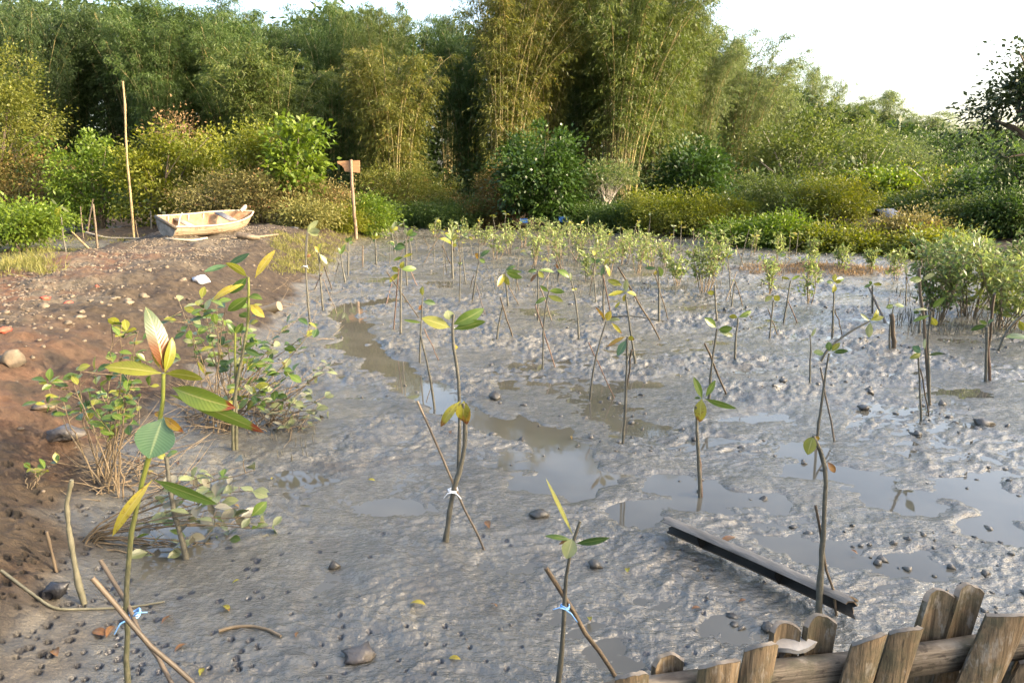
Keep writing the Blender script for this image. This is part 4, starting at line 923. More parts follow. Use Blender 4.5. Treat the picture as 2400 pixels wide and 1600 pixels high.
for i, (u, vb, vt, wd, lab) in enumerate([(1895, 715, 590, 50, 'slim leafy mangrove bush in front of the brown islet'), (1805, 690, 590, 60, 'slim airy mangrove bush at the left end of the brown islet'), (1965, 640, 570, 30, 'small mangrove sprig behind the brown islet, middle'),
        (1820, 610, 545, 40, 'small mangrove sprig on the shore left of the islet'), (2040, 640, 580, 40, 'small mangrove sprig behind the right end of the islet'), (2100, 660, 570, 50, 'airy sprig just left of the dense pale thicket'), (1765, 600, 540, 30, 'tiny sprig on the far shore below bright bush'), (1905, 620, 560, 36, 'tiny sprig on the crest of the brown islet')]):
    TS(u, vb, vt, wd, 450 + i, 'mang', lab, 4, 260, .085, .03)
for i, (u, vb, vt, wd, lab) in enumerate([(2190, 760, 560, 170, 'dense green mangrove bush at the left of the right-hand thicket'), (2270, 745, 560, 190, 'dense pale mangrove bush in the middle of the right-hand thicket'), (2350, 770, 590, 190, 'dense pale mangrove bush at the right edge, front of the thicket'),
        (2330, 700, 545, 200, 'mangrove bush at the back of the right-hand thicket'), (2440, 740, 570, 200, 'mangrove bush cut by the right edge, last of the thicket'), (2215, 690, 545, 130, 'taller mangrove bush behind the green one of the right-hand thicket')]):
    TS(u, vb, vt, wd, 470 + i, 'mangg' if i in (0, 3) else 'mang', lab, 14, 1700, .085, .028, low=.2)

# breathing roots, twigs and clods: beyond counting
def roots():
    g = RNG(600); mb = MB()
    for k in range(900):
        z = g.random()
        if z < .55: u, v = g.uniform(1130, 1700), g.uniform(590, 700)
        elif z < .85: u, v = g.uniform(2080, 2400), g.uniform(680, 790)
        else: u, v = g.uniform(820, 2300), g.uniform(560, 700)
        b = ground(u, v)
        if b[2] > .06: continue
        h = g.uniform(.06, .22); t = np.array([g.normal(0, .02), g.normal(0, .02), h])
        p0 = np.array([b[0], b[1], -.03]); tube(mb, [p0, p0 + t * .5 + g.normal(0, .004, 3), p0 + t], [.006, .005, .002], 4, cap=False)
    for k in range(26):
        b = ground(g.uniform(560, 740), g.uniform(1010, 1090)); h = g.uniform(.04, .09); p0 = np.array([b[0], b[1], b[2] - .02])
        tube(mb, [p0, p0 + np.array([g.normal(0, .006), 0, h])], [.004, .002], 4, cap=False)
    o = mb.build('breathing_roots', M_BARK); tag(o, 'thin upright breathing roots sticking out of the mud', 'roots', kind='stuff')
roots()

ICO_V = None
def ico():
    t = (1 + 5**.5) / 2
    V = nrm(np.array([(-1,t,0),(1,t,0),(-1,-t,0),(1,-t,0),(0,-1,t),(0,1,t),(0,-1,-t),(0,1,-t),(t,0,-1),(t,0,1),(-t,0,-1),(-t,0,1)], float))
    Fq = np.array([(0,11,5),(0,5,1),(0,1,7),(0,7,10),(0,10,11),(1,5,9),(5,11,4),(11,10,2),(10,7,6),(7,1,8),(3,9,4),(3,4,2),(3,2,6),(3,6,8),(3,8,9),(4,9,5),(2,4,11),(6,2,10),(8,6,7),(9,8,1)])
    return V, Fq
def ico2():
    V, Fq = ico(); V = list(map(tuple, V)); cache = {}; out = []
    def mid(a, b):
        k = (min(a, b), max(a, b))
        if k not in cache:
            m = nrm((np.array(V[a]) + np.array(V[b])) / 2); V.append(tuple(m)); cache[k] = len(V) - 1
        return cache[k]
    for a, b, c in Fq:
        x, y, z = mid(a, b), mid(b, c), mid(c, a); out += [(a, x, z), (b, y, x), (c, z, y), (x, y, z)]
    return np.array(V), np.array(out)
IV, IF = ico(); IV2, IF2 = ico2()
def scatter_stones(mb, X, Y, Z, Sz, g, flat=.6, sink=.25, rough=.22):
    n = len(X); V = np.repeat(IV[None], n, 0) * (1 + g.normal(0, rough, (n, 12, 1)))
    V = V * np.stack([Sz * g.uniform(.7, 1.4, n), Sz * g.uniform(.7, 1.3, n), Sz * flat * g.uniform(.6, 1.2, n)], -1)[:, None]
    a = g.uniform(0, 6.28, n); c, s = np.cos(a)[:, None], np.sin(a)[:, None]
    x = V[..., 0] * c - V[..., 1] * s; y = V[..., 0] * s + V[..., 1] * c
    V = np.stack([x + X[:, None], y + Y[:, None], V[..., 2] + (Z + Sz * flat * (.5 - sink))[:, None]], -1).reshape(-1, 3)
    Fq = (IF[None] + (np.arange(n) * 12)[:, None, None]).reshape(-1, 3)
    mb.add(V, Fq, tint=np.repeat(g.random(n), 12))

def mat_stone(name, a, b):
    m, n, bs, _ = new_mat(name); col = mix(n, attr(n, "tint"), a, b)
    col = mix(n, math_(n, 'MULTIPLY', remap(n, tex(n, 40, 4), .5, .65), .5), col, (.10, .075, .05))
    setc(n, bs, col); bs.inputs['Roughness'].default_value = .85; bump(n, bs, tex(n, 70, 4), .5, .004); return m
M_GRAVEL = mat_stone('pale_gravel', (.04,.03,.02), (.14,.112,.08))
M_STONE = mat_rough('pale_stone', (.085,.067,.045), (.135,.112,.08), 18, .85, 50, .7, .006, c=(.2,.15,.1))
def clod_mat():
    m, n, bs, _ = new_mat('mud_clod'); setc(n, bs, mix(n, attr(n, "tint"), (.04,.037,.031), (.08,.073,.061)))
    bs.inputs['Roughness'].default_value = .4; bump(n, bs, tex(n, 60, 4), .7, .006); return m
M_CLOD = clod_mat()

def gravel_and_clods():
    g = RNG(610); n = 46000
    y = g.uniform(3.0, 17.5, n); t = g.uniform(.5, 4.6, n); x = shore(y) - t
    dens = smooth(-.35, .35, fbm(x * 1.1 + 5, y * 1.1, 3)) * (.12 * smooth(.5, 1.2, t) + .88 * smooth(1.3, 2.1, t)) * smooth(4.4, 3.2, t) * (.25 + .75 * smooth(3.5, 6, y)) * (.3 + .7 * smooth(1.2, 2.2, t))
    keep = g.random(n) < dens * .55 + .012; x, y = x[keep], y[keep]; n = len(x)
    z = h_full(x, y); sz = .005 + .016 * g.random(n)**3 + .0006 * y
    mb = MB(); scatter_stones(mb, x, y, z, sz, g, .6, .42)
    tag(mb.build('gravel', M_GRAVEL, smooth=False), 'loose pale gravel and rubble covering the bank slope', 'gravel', kind='stuff')
    n = 4200; y = 1.7 + 16 * g.random(n)**1.6; x = g.uniform(-.9, 1.05, n) * y * .85
    dens = smooth(-.15, .5, fbm(x * .8 + 2, y * .8 + 9, 3)) * (.35 + .65 * smooth(-.2, .5, x / y)) * (h_smooth(x, y) < .04) * (1 - .9 * smooth(.3, -.5, x) * smooth(5, 3.5, y))
    keep = g.random(n) < dens; x, y = x[keep], y[keep]; n = len(x); z = h_full(x, y)
    mb = MB(); scatter_stones(mb, x, y, np.maximum(z, WATER_Z), .004 + .016 * g.random(n)**3 + .0011 * y, g, .8, .42, .34)
    tag(mb.build('mud_clods', M_CLOD), 'small dark clods of mud strewn over the flat', 'mud clods', kind='stuff')
gravel_and_clods()

def rock(name, u, v, wpx, hpx, mat, label, seed, cat='stone', group=None, sink=.25, z=None):
    p = ground(u, v); m = pxm(p[1]); g = RNG(seed)
    V = IV2 * (1 + g.normal(0, .19, (len(IV2), 1))); V = V * (1 + .22 * np.sin(V[:, [1, 2, 0]] * 2.3 + seed)) 
    V = V * np.array([wpx / 2, wpx / 2 * g.uniform(.7, 1.1), hpx / 2]) * m; V[:, 2] += hpx * m * (.5 - sink)
    o = MB().add(V, IF2).build(name, mat, smooth=False, loc=p - np.array([0, 0, .0]))
    o.location.z = gz(p[0], p[1]) if z is None else z
    return tag(o, label, cat, group)
rock('rock', 28, 862, 46, 44, M_STONE, 'pale rugged rock on the slope at the left edge', 1)
for i, (u, v, w_, h_) in enumerate([(105, 722, 24, 14), (160, 758, 20, 12), (155, 772, 16, 10), (118, 745, 12, 9), (192, 740, 13, 9), (334, 685, 20, 13), (303, 705, 18, 12), (300, 695, 16, 8), (272, 696, 18, 8), (255, 718, 14, 8), (140, 750, 12, 6),
     (188, 750, 20, 9), (236, 701, 10, 8), (106, 832, 9, 9), (80, 855, 12, 9), (95, 812, 11, 7), (200, 815, 10, 6), (430, 662, 14, 9), (480, 685, 12, 8), (350, 640, 13, 9), (170, 690, 12, 9), (210, 695, 14, 8), (390, 630, 12, 8), (240, 740, 10, 7), (290, 760, 10, 7), (120, 775, 10, 6), (80, 757, 9, 7), (208, 772, 9, 7), (410, 700, 9, 6), (390, 745, 9, 9)]):
    rock('stone', u, v, w_, h_, M_STONE, 'small pale stone lying among the gravel on the bank slope', 700 + i, group='small pale stones on the bank slope')
rock('stone', 95, 965, 60, 0.1 + 20, M_STAKE, 'brown flat stone half sunk in the dark slope at left', 760)
for i, (u, v, w_, h_, lab) in enumerate([(1265, 1215, 46, 20, 'flat dark mud clod left of the front seedling with narrow leaf'), (1160, 935, 24, 22, 'tiny dark mud lump with upright neck in the centre of the mud'), (785, 1330, 26, 22, 'round mud ball on the wet mud at lower centre'),
      (2305, 995, 46, 22, 'dark mud lump near the right edge'), (2025, 960, 28, 20, 'wedge-shaped dark clod on right mud'), (2148, 1022, 24, 16, 'pointed dark clod right of the short stiff-leaved seedling'), (1790, 1168, 22, 20, 'dark clod standing in the water pool at right'), (1800, 1478, 34, 26, 'dark grey clod beside the fence, left of the thick stone slat'), (1395, 1330, 30, 22, 'grey clod right of the front seedling')]):
    rock('mud_clod', u, v, w_, h_, M_CLOD, lab, 780 + i, 'mud clod')

# ------------------------------------------------------------------ grass
def grass(name, region, n, hmin, hmax, mat, label, seed, test=None, wd=.008):
    g = RNG(seed); pts = []
    u = g.uniform(region[0], region[2], n); v = g.uniform(region[1], region[3], n)
    P = np.array([ground(a, b) for a, b in zip(u[:n // 12], v[:n // 12])])
    if test is not None: P = P[test(P)]
    P = np.repeat(P, 12, 0); P[:, :2] += g.normal(0, .07, (len(P), 2)); P[:, 2] = h_full(P[:, 0], P[:, 1]) - .01
    m = len(P); D = g.normal(0, .45, (m, 3)) + np.array([0, 0, 1.]); mb = MB()
    leaf_cards(mb, P, D, g.normal(size=(m, 3)), g.uniform(hmin, hmax, m), wd * g.uniform(.7, 1.4, m), np.clip(g.normal(.5, .25, m), 0, 1), .15)
    return tag(mb.build(name, MF[mat], smooth=False), label, 'grass', kind='stuff')
grass('bank_grass', (640, 550, 860, 640), 9000, .05, .14, 'grass', 'short olive grass on the bank end below the signpost', 1, lambda P: (P[:, 2] > .05))
grass('path_edge_grass', (0, 555, 560, 660), 9000, .05, .16, 'grass', 'grass tufts along the far edge of the red path', 2, lambda P: (shore(P[:, 1]) - P[:, 0] > 4.2) & (P[:, 2] > .02))
grass('islet_grass', (1740, 600, 2180, 690), 9000, .05, .16, 'hay', 'dry brown grass on the low islet at right', 3, lambda P: (P[:, 2] > .03) & (P[:, 1] < 16))
grass('left_flat_grass', (0, 545, 120, 650), 2400, .06, .22, 'grass', 'weedy grass on the left mudflat', 4)
grass('shore_grass', (1700, 585, 2200, 625), 5000, .05, .18, 'hay', 'dry grass fringe under the shore bushes at right', 5, lambda P: P[:, 2] > .01)

# dry twigs tangled around the bank shrubs
def twig_tangle():
    g = RNG(640); mb = MB()
    for k in range(420):
        z = g.random()
        u, v = (g.uniform(430, 700), g.uniform(900, 1020)) if z < .6 else ((g.uniform(220, 420), g.uniform(1000, 1180)) if z < .85 else (g.uniform(620, 800), g.uniform(640, 800)))
        b = ground(u, v); a = g.uniform(0, 6.28); L = g.uniform(.08, .38); d = np.array([math.cos(a), math.sin(a), g.uniform(.0, .8)])
        p0 = np.array([b[0], b[1], gz(b[0], b[1]) + .004]); tube(mb, [p0, p0 + d * L * .5 + g.normal(0, .02, 3) * np.array([1, 1, .3]), p0 + d * L], [.0035, .0026, .0012], 4, cap=False)
    tag(mb.build('dry_twigs', M_TWIG), 'tangle of dry twigs under the bank shrubs', 'twigs', kind='stuff')
twig_tangle()

# slim seedlings scattered over the far mud
def far_seedlings():
    g = RNG(650); pts = []
    while len(pts) < 44:
        v = 560 + 150 * g.random()**1.4; u = g.uniform(900, 2080)
        if v > 640 and (u < 1000 or g.random() < .4): continue
        p = ground(u, v)
        if p[2] > .05 or any(abs(u - q[0]) < 14 for q in pts): continue
        pts.append((u, v, p))
    pts.sort(key=lambda q: q[0])
    def nth(i): return '%d%s' % (i, 'th' if 10 < i % 100 < 14 else {1: 'st', 2: 'nd', 3: 'rd'}.get(i % 10, 'th'))
    for i, (u, v, p) in enumerate(pts):
        root = empty('slim_seedling', p, 'slim far mangrove seedling without tie, %s from the left on the far mud' % nth(i + 1), 'seedling', 'slim seedlings on the far mud')
        h = g.uniform(.5, .95); t = np.array([g.normal(0, .08), g.normal(0, .08), h]); mb = MB()
        tube(mb, [np.array([0, 0, -.08]), t * .5 + g.normal(0, .012, 3), t], [.010, .008, .005], 6); mb.build('stem', M_BARK, root)
        for k in range(int(g.integers(3, 8))):
            a = g.uniform(0, 6.28); L = g.uniform(.08, .16); d = np.array([math.cos(a), math.sin(a), g.uniform(-.7, .9)]); lm = MB()
            b0 = t + np.array([0, 0, -g.uniform(0, .12)])
            leaf_mesh(lm, b0, b0 + nrm(d) * L, L * g.uniform(.38, .5), np.array([g.normal(0, .4), g.normal(0, .4) - .3, 1.]), bend=.08, fold=.2, nl=5, petiole=.1); lm.build('leaf', LEAF['ggyyydpY'[int(g.integers(8))]], root)
        if g.random() < .6:
            a = g.uniform(0, 6.28); e = np.array([math.cos(a) * .25, math.sin(a) * .25, -.05]); q = np.array([-e[0] * .6, -e[1] * .6, h * g.uniform(.55, .8)])
            mb = MB(); tube(mb, [e, q], [.008, .007], 5); mb.build('stake', M_STAKE, root)
far_seedlings()

# ------------------------------------------------------------------ boat
def boat():
    c = ground(500, 552); th = math.radians(57); L, Bm, Hh = 2.45, 1.0, .38; SC = .77
    m, n, bs, _ = new_mat('boat_paint')
    nz = tex(n, 6, 5, .65); col = mix(n, remap(n, tex(n, 2.5, 4), .4, .6), (.205,.155,.10), (.26,.205,.14))
    col = mix(n, remap(n, nz, .54, .66), col, (.13,.085,.05))
    sx = nd(n, "ShaderNodeSeparateXYZ"); n.links.new(nd(n, "ShaderNodeTexCoord").outputs['Object'], sx.inputs[0])
    col = mix(n, math_(n, 'MULTIPLY', remap(n, math_(n, 'ADD', sx.outputs[2], math_(n, 'MULTIPLY', nz, .12)), .15, .05), .8), col, (.30,.15,.07))
    setc(n, bs, col); bs.inputs['Roughness'].default_value = .7; bump(n, bs, nz, .3, .01)
    m_in = mat_rough('boat_inside', (.13,.065,.032), (.22,.14,.08), 5, .8, 30, .4, .008, c=(.26,.2,.13))
    m_tr = mat_rough('weathered_transom', (.10,.095,.085), (.19,.18,.16), 7, .85, 30, .6, .01, c=(.09,.08,.07))
    m_gr = mat_rough('gunwale_wood', (.22,.18,.13), (.32,.27,.20), 14, .75, 40, .4, .004)
    root = empty('rowing_boat', (c[0] - .70, c[1] - .6, c[2] + .0), 'weathered cream wooden rowing boat lying on the bank', 'boat', rz=th)
    root.rotation_euler = (math.radians(17), math.radians(-1), th); root.scale = (SC, SC, SC)
    s = np.linspace(0, 1, 15)
    half = Bm / 2 * np.where(s < .55, .86 + .14 * np.sin(s / .55 * np.pi / 2), np.cos((s - .55) / .45 * np.pi / 2)**.62)
    half[-1] = .012
    topz = Hh + .10 * (1 - s)**2 * .5 + .18 * s**2.6; keel = .02 + .22 * np.clip((s - .72) / .28, 0, 1)**2.2
    xk = s * L
    def section(i, inset):
        hw = max(half[i] - inset, .004); a = np.linspace(0, 1, 7)
        y = hw * np.sin(a * np.pi / 2)**.72; z = keel[i] + inset + (topz[i] - keel[i] - inset) * (1 - np.cos(a * np.pi / 2))**.9
        x = xk[i] + (.16 * a if i > 9 else 0) * max(0, (s[i] - .6) / .4) - (inset if i == 14 else 0)
        return np.stack([np.full(7, 0) + x, y, z], -1)
    def shell(side, inset, i0=0):
        V = np.concatenate([section(i, inset) * np.array([1, side, 1]) for i in range(i0, 15)]); k = 15 - i0
        i = np.arange(k - 1)[:, None] * 7; j = np.arange(6)[None]
        return V, np.stack([i + j, i + j + 1, i + j + 8, i + j + 7], -1).reshape(-1, 4)
    hull = MB(); inner = MB()
    for sd_ in (-1, 1):
        hull.add(*shell(sd_, 0)); inner.add(*shell(sd_, .022))
    hull.build('hull', m, root); inner.build('hull_lining', m_in, root)
    # transom
    tr = MB(); A = section(0, 0); out = np.concatenate([A[::-1] * np.array([1, -1, 1]), A[1:]]); k = len(out)
    V = np.concatenate([out + np.array([-.025, 0, 0]), out + np.array([.02, 0, 0])]); 
    tr.add(V, np.arange(k)[None]); tr.add(V, (np.arange(k) + k)[None, ::-1])
    i = np.arange(k - 1); tr.add(V, np.stack([i, i + k, i + k + 1, i + 1], -1)); tr.add(V, [[k - 1, 2 * k - 1, k, 0]])
    tr.build('transom', m_tr, root, smooth=False)
    for sd_ in (-1, 1):
        g_ = MB(); P = np.array([section(i, 0)[-1] for i in range(15)]) * np.array([1, sd_, 1]) + np.array([0, 0, .012]); tube(g_, P, .024, 6); g_.build('gunwale', m_gr, root)
    def across(x, z, wd, name, mt, y=.42):
        b_ = MB(); box(b_, (x - wd / 2, -y, z), (x + wd / 2, y, z + .025)); b_.build(name, mt, root, smooth=False)
    across(.55, .33, .2, 'thwart', m_gr, .42); across(1.72, .46, .24, 'bow_seat', mat_rough('dark_seat', (.06,.06,.065), (.12,.12,.13), 10, .7, 30, .3, .004), .34)
    b_ = MB(); box(b_, (-.04, -.47, .37), (.0, .47, .455)); b_.build('transom_rail', M_STAKE, root, smooth=False)
    for x in (.3, .9, 1.35):
        b_ = MB(); V = section(0, 0)
        y0 = np.interp(x / L, s, half) - .03; b_ = MB(); box(b_, (x - .02, y0 - .03, .12), (x + .02, y0, .42)); b_.build('rib', m_gr, root, smooth=False)
    b_ = MB(); tube(b_, [(2.2, 0, .6), (2.33, .0, .72), (2.36, .02, .76)], [.05, .06, .035], 8); b_.build('stem_post', m_gr, root)
    b_ = MB(); tube(b_, [(.1, -.36, .42), (.3, -.1, .55), (.5, .12, .60)], .018, 6); b_.build('tiller_stick', m_gr, root)
    for z, nm in ((.30, 'upper'), (.20, 'lower')):
        b_ = MB(); P = []
        for i in range(0, 14):
            q = section(i, -.003); f = (z + .1 * s[i]**2 - 0) ; P.append([np.interp(f, q[:, 2], q[:, 0]), -np.interp(f, q[:, 2], q[:, 1]), f])
        tube(b_, P, .006, 4); b_.build('plank_seam', m_in, root)
boat()

# curved white pole, planks and litter beside the boat
def lying(name, pts, r, mat, label, cat, lift=.0, zk=1):
    ox, oy, zs = ZOOM[zk]; P = np.array([ground(ox + a / zs, oy + b / zs) for a, b in pts]); P[:, 2] = [gz(p[0], p[1]) + r + lift for p in P]
    P = P.astype(float); b0 = P[0].copy(); mb = MB()
    q = np.linspace(0, len(P) - 1, 6 * (len(P) - 1) + 1); Ps = np.stack([np.interp(q, np.arange(len(P)), P[:, k]) for k in range(3)], -1)
    for _ in range(3): Ps[1:-1] = .25 * Ps[:-2] + .5 * Ps[1:-1] + .25 * Ps[2:]
    tube(mb, Ps - b0, np.linspace(r, r * .7, len(Ps)), 7); o = mb.build(name, mat, loc=b0); return tag(o, label, cat)
M_PALEPOLE = mat_rough('bleached_pole', (.27,.22,.15), (.34,.285,.2), 12, .6, 40, .3, .003)
lying('curved_pole', [(530, 1440), (650, 1462), (820, 1475), (1000, 1480), (1180, 1478), (1270, 1466)], .028, M_PALEPOLE, 'long pale curved pole lying on the bank in front of the boat', 'pole')
lying('driftwood_log', [(1462, 1478), (1520, 1480), (1588, 1480)], .07, M_STAKE, 'short thick log lying right in front of the boat', 'log')
lying('driftwood', [(1520, 1450), (1600, 1452), (1705, 1455)], .03, M_TWIG, 'thin driftwood behind the short thick log', 'driftwood')
lying('driftwood', [(1450, 1470), (1400, 1478), (1345, 1485)], .015, M_TWIG, 'thin branch left of the short thick log', 'driftwood')
lying('lying_stick', [(1020, 970), (1300, 990), (1600, 1010)], .012, M_BARK, 'thin dark stick lying flat between two seedlings beyond the centre', 'stick', zk='m')
for i, (pts, r, lab) in enumerate([([(430, 237), (480, 240), (548, 244)], .04, 'bleached log lying on the far mud edge right of the signpost')]):
    lying('driftwood_log', pts, r, M_PALEPOLE, lab, 'log', zk=6)
lying('fallen_twig', [(20, 940), (150, 1020), (330, 1120), (540, 1120), (800, 1115), (1010, 1085)], .006, M_PALEB, 'long thin twig lying on the mud at lower left', 'twig', zk=5)
lying('curled_twig', [(1345, 1292), (1430, 1262), (1540, 1255), (1640, 1285), (1725, 1335)], .007, M_TWIG, 'dark curled twig lying on the mud at bottom', 'twig', zk=5)
def uprights():
    stick(5, [(515, 1080), (480, 960), (450, 800), (420, 620), (408, 470), (440, 325)], 20, M_PALEB, 'bent upright stick in the mud left of the foreground seedling', 'bent_stick', 'stick')
    stick(5, [(345, 890), (315, 760), (285, 640)], 13, M_STAKE, 'short slanted stick at the foot of the slope', 'short_stick', 'stick')
uprights()

# signpost
def signpost():
    b = ground(835, 562); Y = b[1]; root = empty('signpost', b, 'wooden signpost with blank notched tan board on the bank', 'sign')
    top = at(830, 374, Y)[2] - b[2]
    mb = MB(); g = RNG(4); z = np.linspace(-.2, top, 12); tube(mb, np.stack([-.05 * z / top + g.normal(0, .006, 12), g.normal(0, .006, 12), z], -1), np.linspace(.05, .042, 12), 9)
    mb.build('post', mat_rough('sign_post', (.12,.08,.052), (.18,.125,.085), 10, .8, 40, .5, .006, (1, 1, .2)), root)
    P = [(790, 378), (843, 376), (843, 405), (808, 402), (806, 396), (803, 390), (797, 386), (792, 384)]
    Q = [at(u, v, Y + .055) - b for u, v in P]; n = len(Q); V = np.array(Q + [q + np.array([0, .03, 0]) for q in Q]); i = np.arange(n); j = (i + 1) % n
    mb = MB(); mb.add(V, i[None]); mb.add(V, (i + n)[None, ::-1]); mb.add(V, np.stack([i, i + n, j + n, j], -1))
    mb.build('board', mat_rough('sign_board', (.27,.14,.062), (.33,.18,.085), 4, .7, 40, .2, .003, (1, 1, 6)), root, smooth=False)
signpost()

# small hut
def hut():
    Y = 24.0; p = at(2066, 545, Y); z0 = float(h_smooth(p[0], Y)); apex = at(2072, 505, Y)[2]
    H = max(apex - z0, .5); root = empty('small_hut', (p[0], Y, z0), 'small hut with dark gabled roof and grey plank wall among bushes', 'hut', rz=math.radians(38))
    Wd, Ln = .74, 1.05; mw = mat_rough('grey_planks', (.20,.18,.165), (.30,.275,.25), 6, .85, 40, .4, .004, (8, 8, .6)); mr = mat_rough('dark_roof', (.045,.05,.06), (.08,.085,.10), 8, .6, 40, .3, .004)
    hw = H - .22; k = 8; M = MB()
    for i in range(k):                                            # gable end, plank by plank
        y0, y1 = -Wd / 2 + Wd * i / k + .004, -Wd / 2 + Wd * (i + 1) / k - .004; zz = lambda y: hw + .20 * (1 - abs(y) / (Wd / 2))
        mb = MB(); V = np.array([(-Ln/2, y0, -.1), (-Ln/2, y1, -.1), (-Ln/2, y1, zz(y1)), (-Ln/2, y0, zz(y0)), (-Ln/2 + .03, y0, -.1), (-Ln/2 + .03, y1, -.1), (-Ln/2 + .03, y1, zz(y1)), (-Ln/2 + .03, y0, zz(y0))])
        V = V * np.array([-1, 1, 1]); mb.add(V, [(0,1,2,3),(7,6,5,4),(0,4,5,1),(1,5,6,2),(2,6,7,3),(3,7,4,0)]); mb.build('plank', mw, root, smooth=False)
    for s_ in (-1, 1):
        mb = MB(); box(mb, (-Ln/2 + .0, s_ * Wd/2 - .015, -.1), (Ln/2 - .035, s_ * Wd/2 + .015, hw)); mb.build('side_wall', mw, root, smooth=False)
        mb = MB(); a = np.array([(-Ln/2 - .12, 0, H + .0), (Ln/2 + .12, 0, H + .0), (Ln/2 + .12, s_ * (Wd/2 + .12), hw - .06), (-Ln/2 - .12, s_ * (Wd/2 + .12), hw - .06)]); V = np.concatenate([a, a + np.array([0, 0, .03])])
        mb.add(V, [(0,1,2,3),(7,6,5,4),(0,4,5,1),(1,5,6,2),(2,6,7,3),(3,7,4,0)]); mb.build('roof', mr, root, smooth=False)
    mb = MB(); box(mb, (-Ln/2, -Wd/2 + .02, -.1), (-Ln/2 + .03, Wd/2 - .02, hw)); mb.build('rear_wall', mw, root, smooth=False)
hut()

# blue tarpaulins under the glossy tree
M_TARP = mat_rough('blue_tarpaulin', (.02,.10,.30), (.03,.14,.38), 3, .45, 12, .8, .03)
def sheet(name, u, v, wpx, hpx, Y, mat, label, cat, seed, tilt=.5):
    c = at(u, v, Y); m = pxm(Y); g = RNG(seed); n = 9; a = np.linspace(-1, 1, n); X, Z = np.meshgrid(a, a, indexing='ij')
    w_, h_ = wpx * m / 2, hpx * m / 2
    x = X * w_ * (1 + .15 * noise(X * 2 + seed, Z * 2)); z = Z * h_ * (1 + .2 * noise(X * 2, Z * 2 + seed)); y = Z * h_ * tilt + .25 * min(w_, h_) * fbm(X * 2.2 + seed, Z * 2.2, 2)
    V = np.stack([x.ravel(), y.ravel(), z.ravel()], -1); i = np.arange(n - 1)[:, None] * n; j = np.arange(n - 1)[None]; Fq = np.stack([i + j, i + n + j, i + n + 1 + j, i + 1 + j], -1).reshape(-1, 4)
    V = np.concatenate([V, V + np.array([0, .006, 0])]); Fq = np.concatenate([Fq, Fq[:, ::-1] + n * n])
    o = MB().add(V, Fq).build(name, mat, loc=c); return tag(o, label, cat)
sheet('tarpaulin', 1228, 517, 18, 9, 25.4, M_TARP, 'small blue tarpaulin left under the glossy dark tree', 'tarpaulin', 1)
sheet('tarpaulin', 1322, 514, 24, 12, 25.3, M_TARP, 'larger blue tarpaulin right under the glossy dark tree', 'tarpaulin', 2)

# litter on the bank
M_PLW = mat_rough('white_plastic', (.38,.40,.43), (.5,.52,.55), 10, .35, 30, .5, .006)
M_PLB = mat_rough('black_plastic', (.012,.012,.014), (.03,.03,.032), 10, .3, 30, .8, .01)
M_PLG = mat_rough('grey_plastic', (.045,.04,.036), (.10,.09,.08), 12, .45, 30, .8, .01, c=(.04,.035,.035))
M_RED = mat_rough('red_cloth', (.30,.045,.03), (.42,.09,.05), 10, .8, 40, .5, .005)
def crumple(name, u, v, wpx, hpx, mat, label, cat, seed, rough=.3):
    p = ground(u, v); m = pxm(p[1]); g = RNG(seed); V = IV2 * (1 + g.normal(0, rough, (len(IV2), 1))) * np.array([wpx / 2, wpx * .4, hpx / 2]) * m; V[:, 2] += hpx * m * .35
    o = MB().add(V, IF2).build(name, mat, smooth=False, loc=(p[0], p[1], gz(p[0], p[1]) - .01)); return tag(o, label, cat)
crumple('plastic_bag', 468, 668, 34, 22, M_PLW, 'white crumpled plastic bag on the bank slope', 'plastic bag', 1)
crumple('plastic_bag', 148, 1035, 90, 36, M_PLG, 'grey mud-stained plastic bag on the dark slope at left', 'plastic bag', 2, .26)
crumple('plastic_bag', 126, 1400, 52, 56, M_PLB, 'black plastic bag half sunk in mud at lower left', 'plastic bag', 3, .38)
crumple('plastic_bag', 840, 1540, 80, 30, M_PLG, 'dark muddy plastic scrap at the bottom edge', 'plastic scrap', 4, .25)
crumple('shoe_sole', 432, 1160, 44, 12, M_PLB, 'black sandal sole lying in mud behind the foreground seedling', 'sandal', 5, .12)
crumple('plastic_litter', 640, 502, 30, 9, M_PLW, 'pale litter on the path behind the boat', 'litter', 6)
crumple('plastic_litter', 690, 536, 22, 8, M_PLB, 'dark plastic litter on the path right of the boat', 'litter', 7)
for i, (u, v, w_, h_, lab) in enumerate([(108, 708, 22, 12, 'red rag on the path edge, largest and leftmost'), (158, 702, 20, 9, 'red rag in the middle of the path edge rubble'), (228, 669, 12, 7, 'small orange-red scrap at the path edge, right'), (12, 790, 26, 14, 'dark red rag at the left edge of the slope')]):
    crumple('red_rag', u, v, w_, h_, M_RED, lab, 'rag', 10 + i, .3)

# bamboo tube lying against the shrub
def bamboo_tube():
    p = ground(640, 735); Y = p[1]; a, b = at(565, 752, Y + .05), at(655, 717, Y - .05); a[2] += .02
    mb = MB(); d = nrm(b - a); P = np.array([a + (b - a) * t for t in np.linspace(0, 1, 9)]); tube(mb, P - p, [.062, .06, .06, .064, .06, .06, .06, .06, .06], 14)
    o = mb.build('bamboo_tube', mat_rough('cut_bamboo', (.15,.115,.07), (.2,.16,.10), 10, .6, 40, .3, .003), loc=p); tag(o, 'short thick bamboo tube propped behind the dense bank shrub', 'bamboo tube')
bamboo_tube()

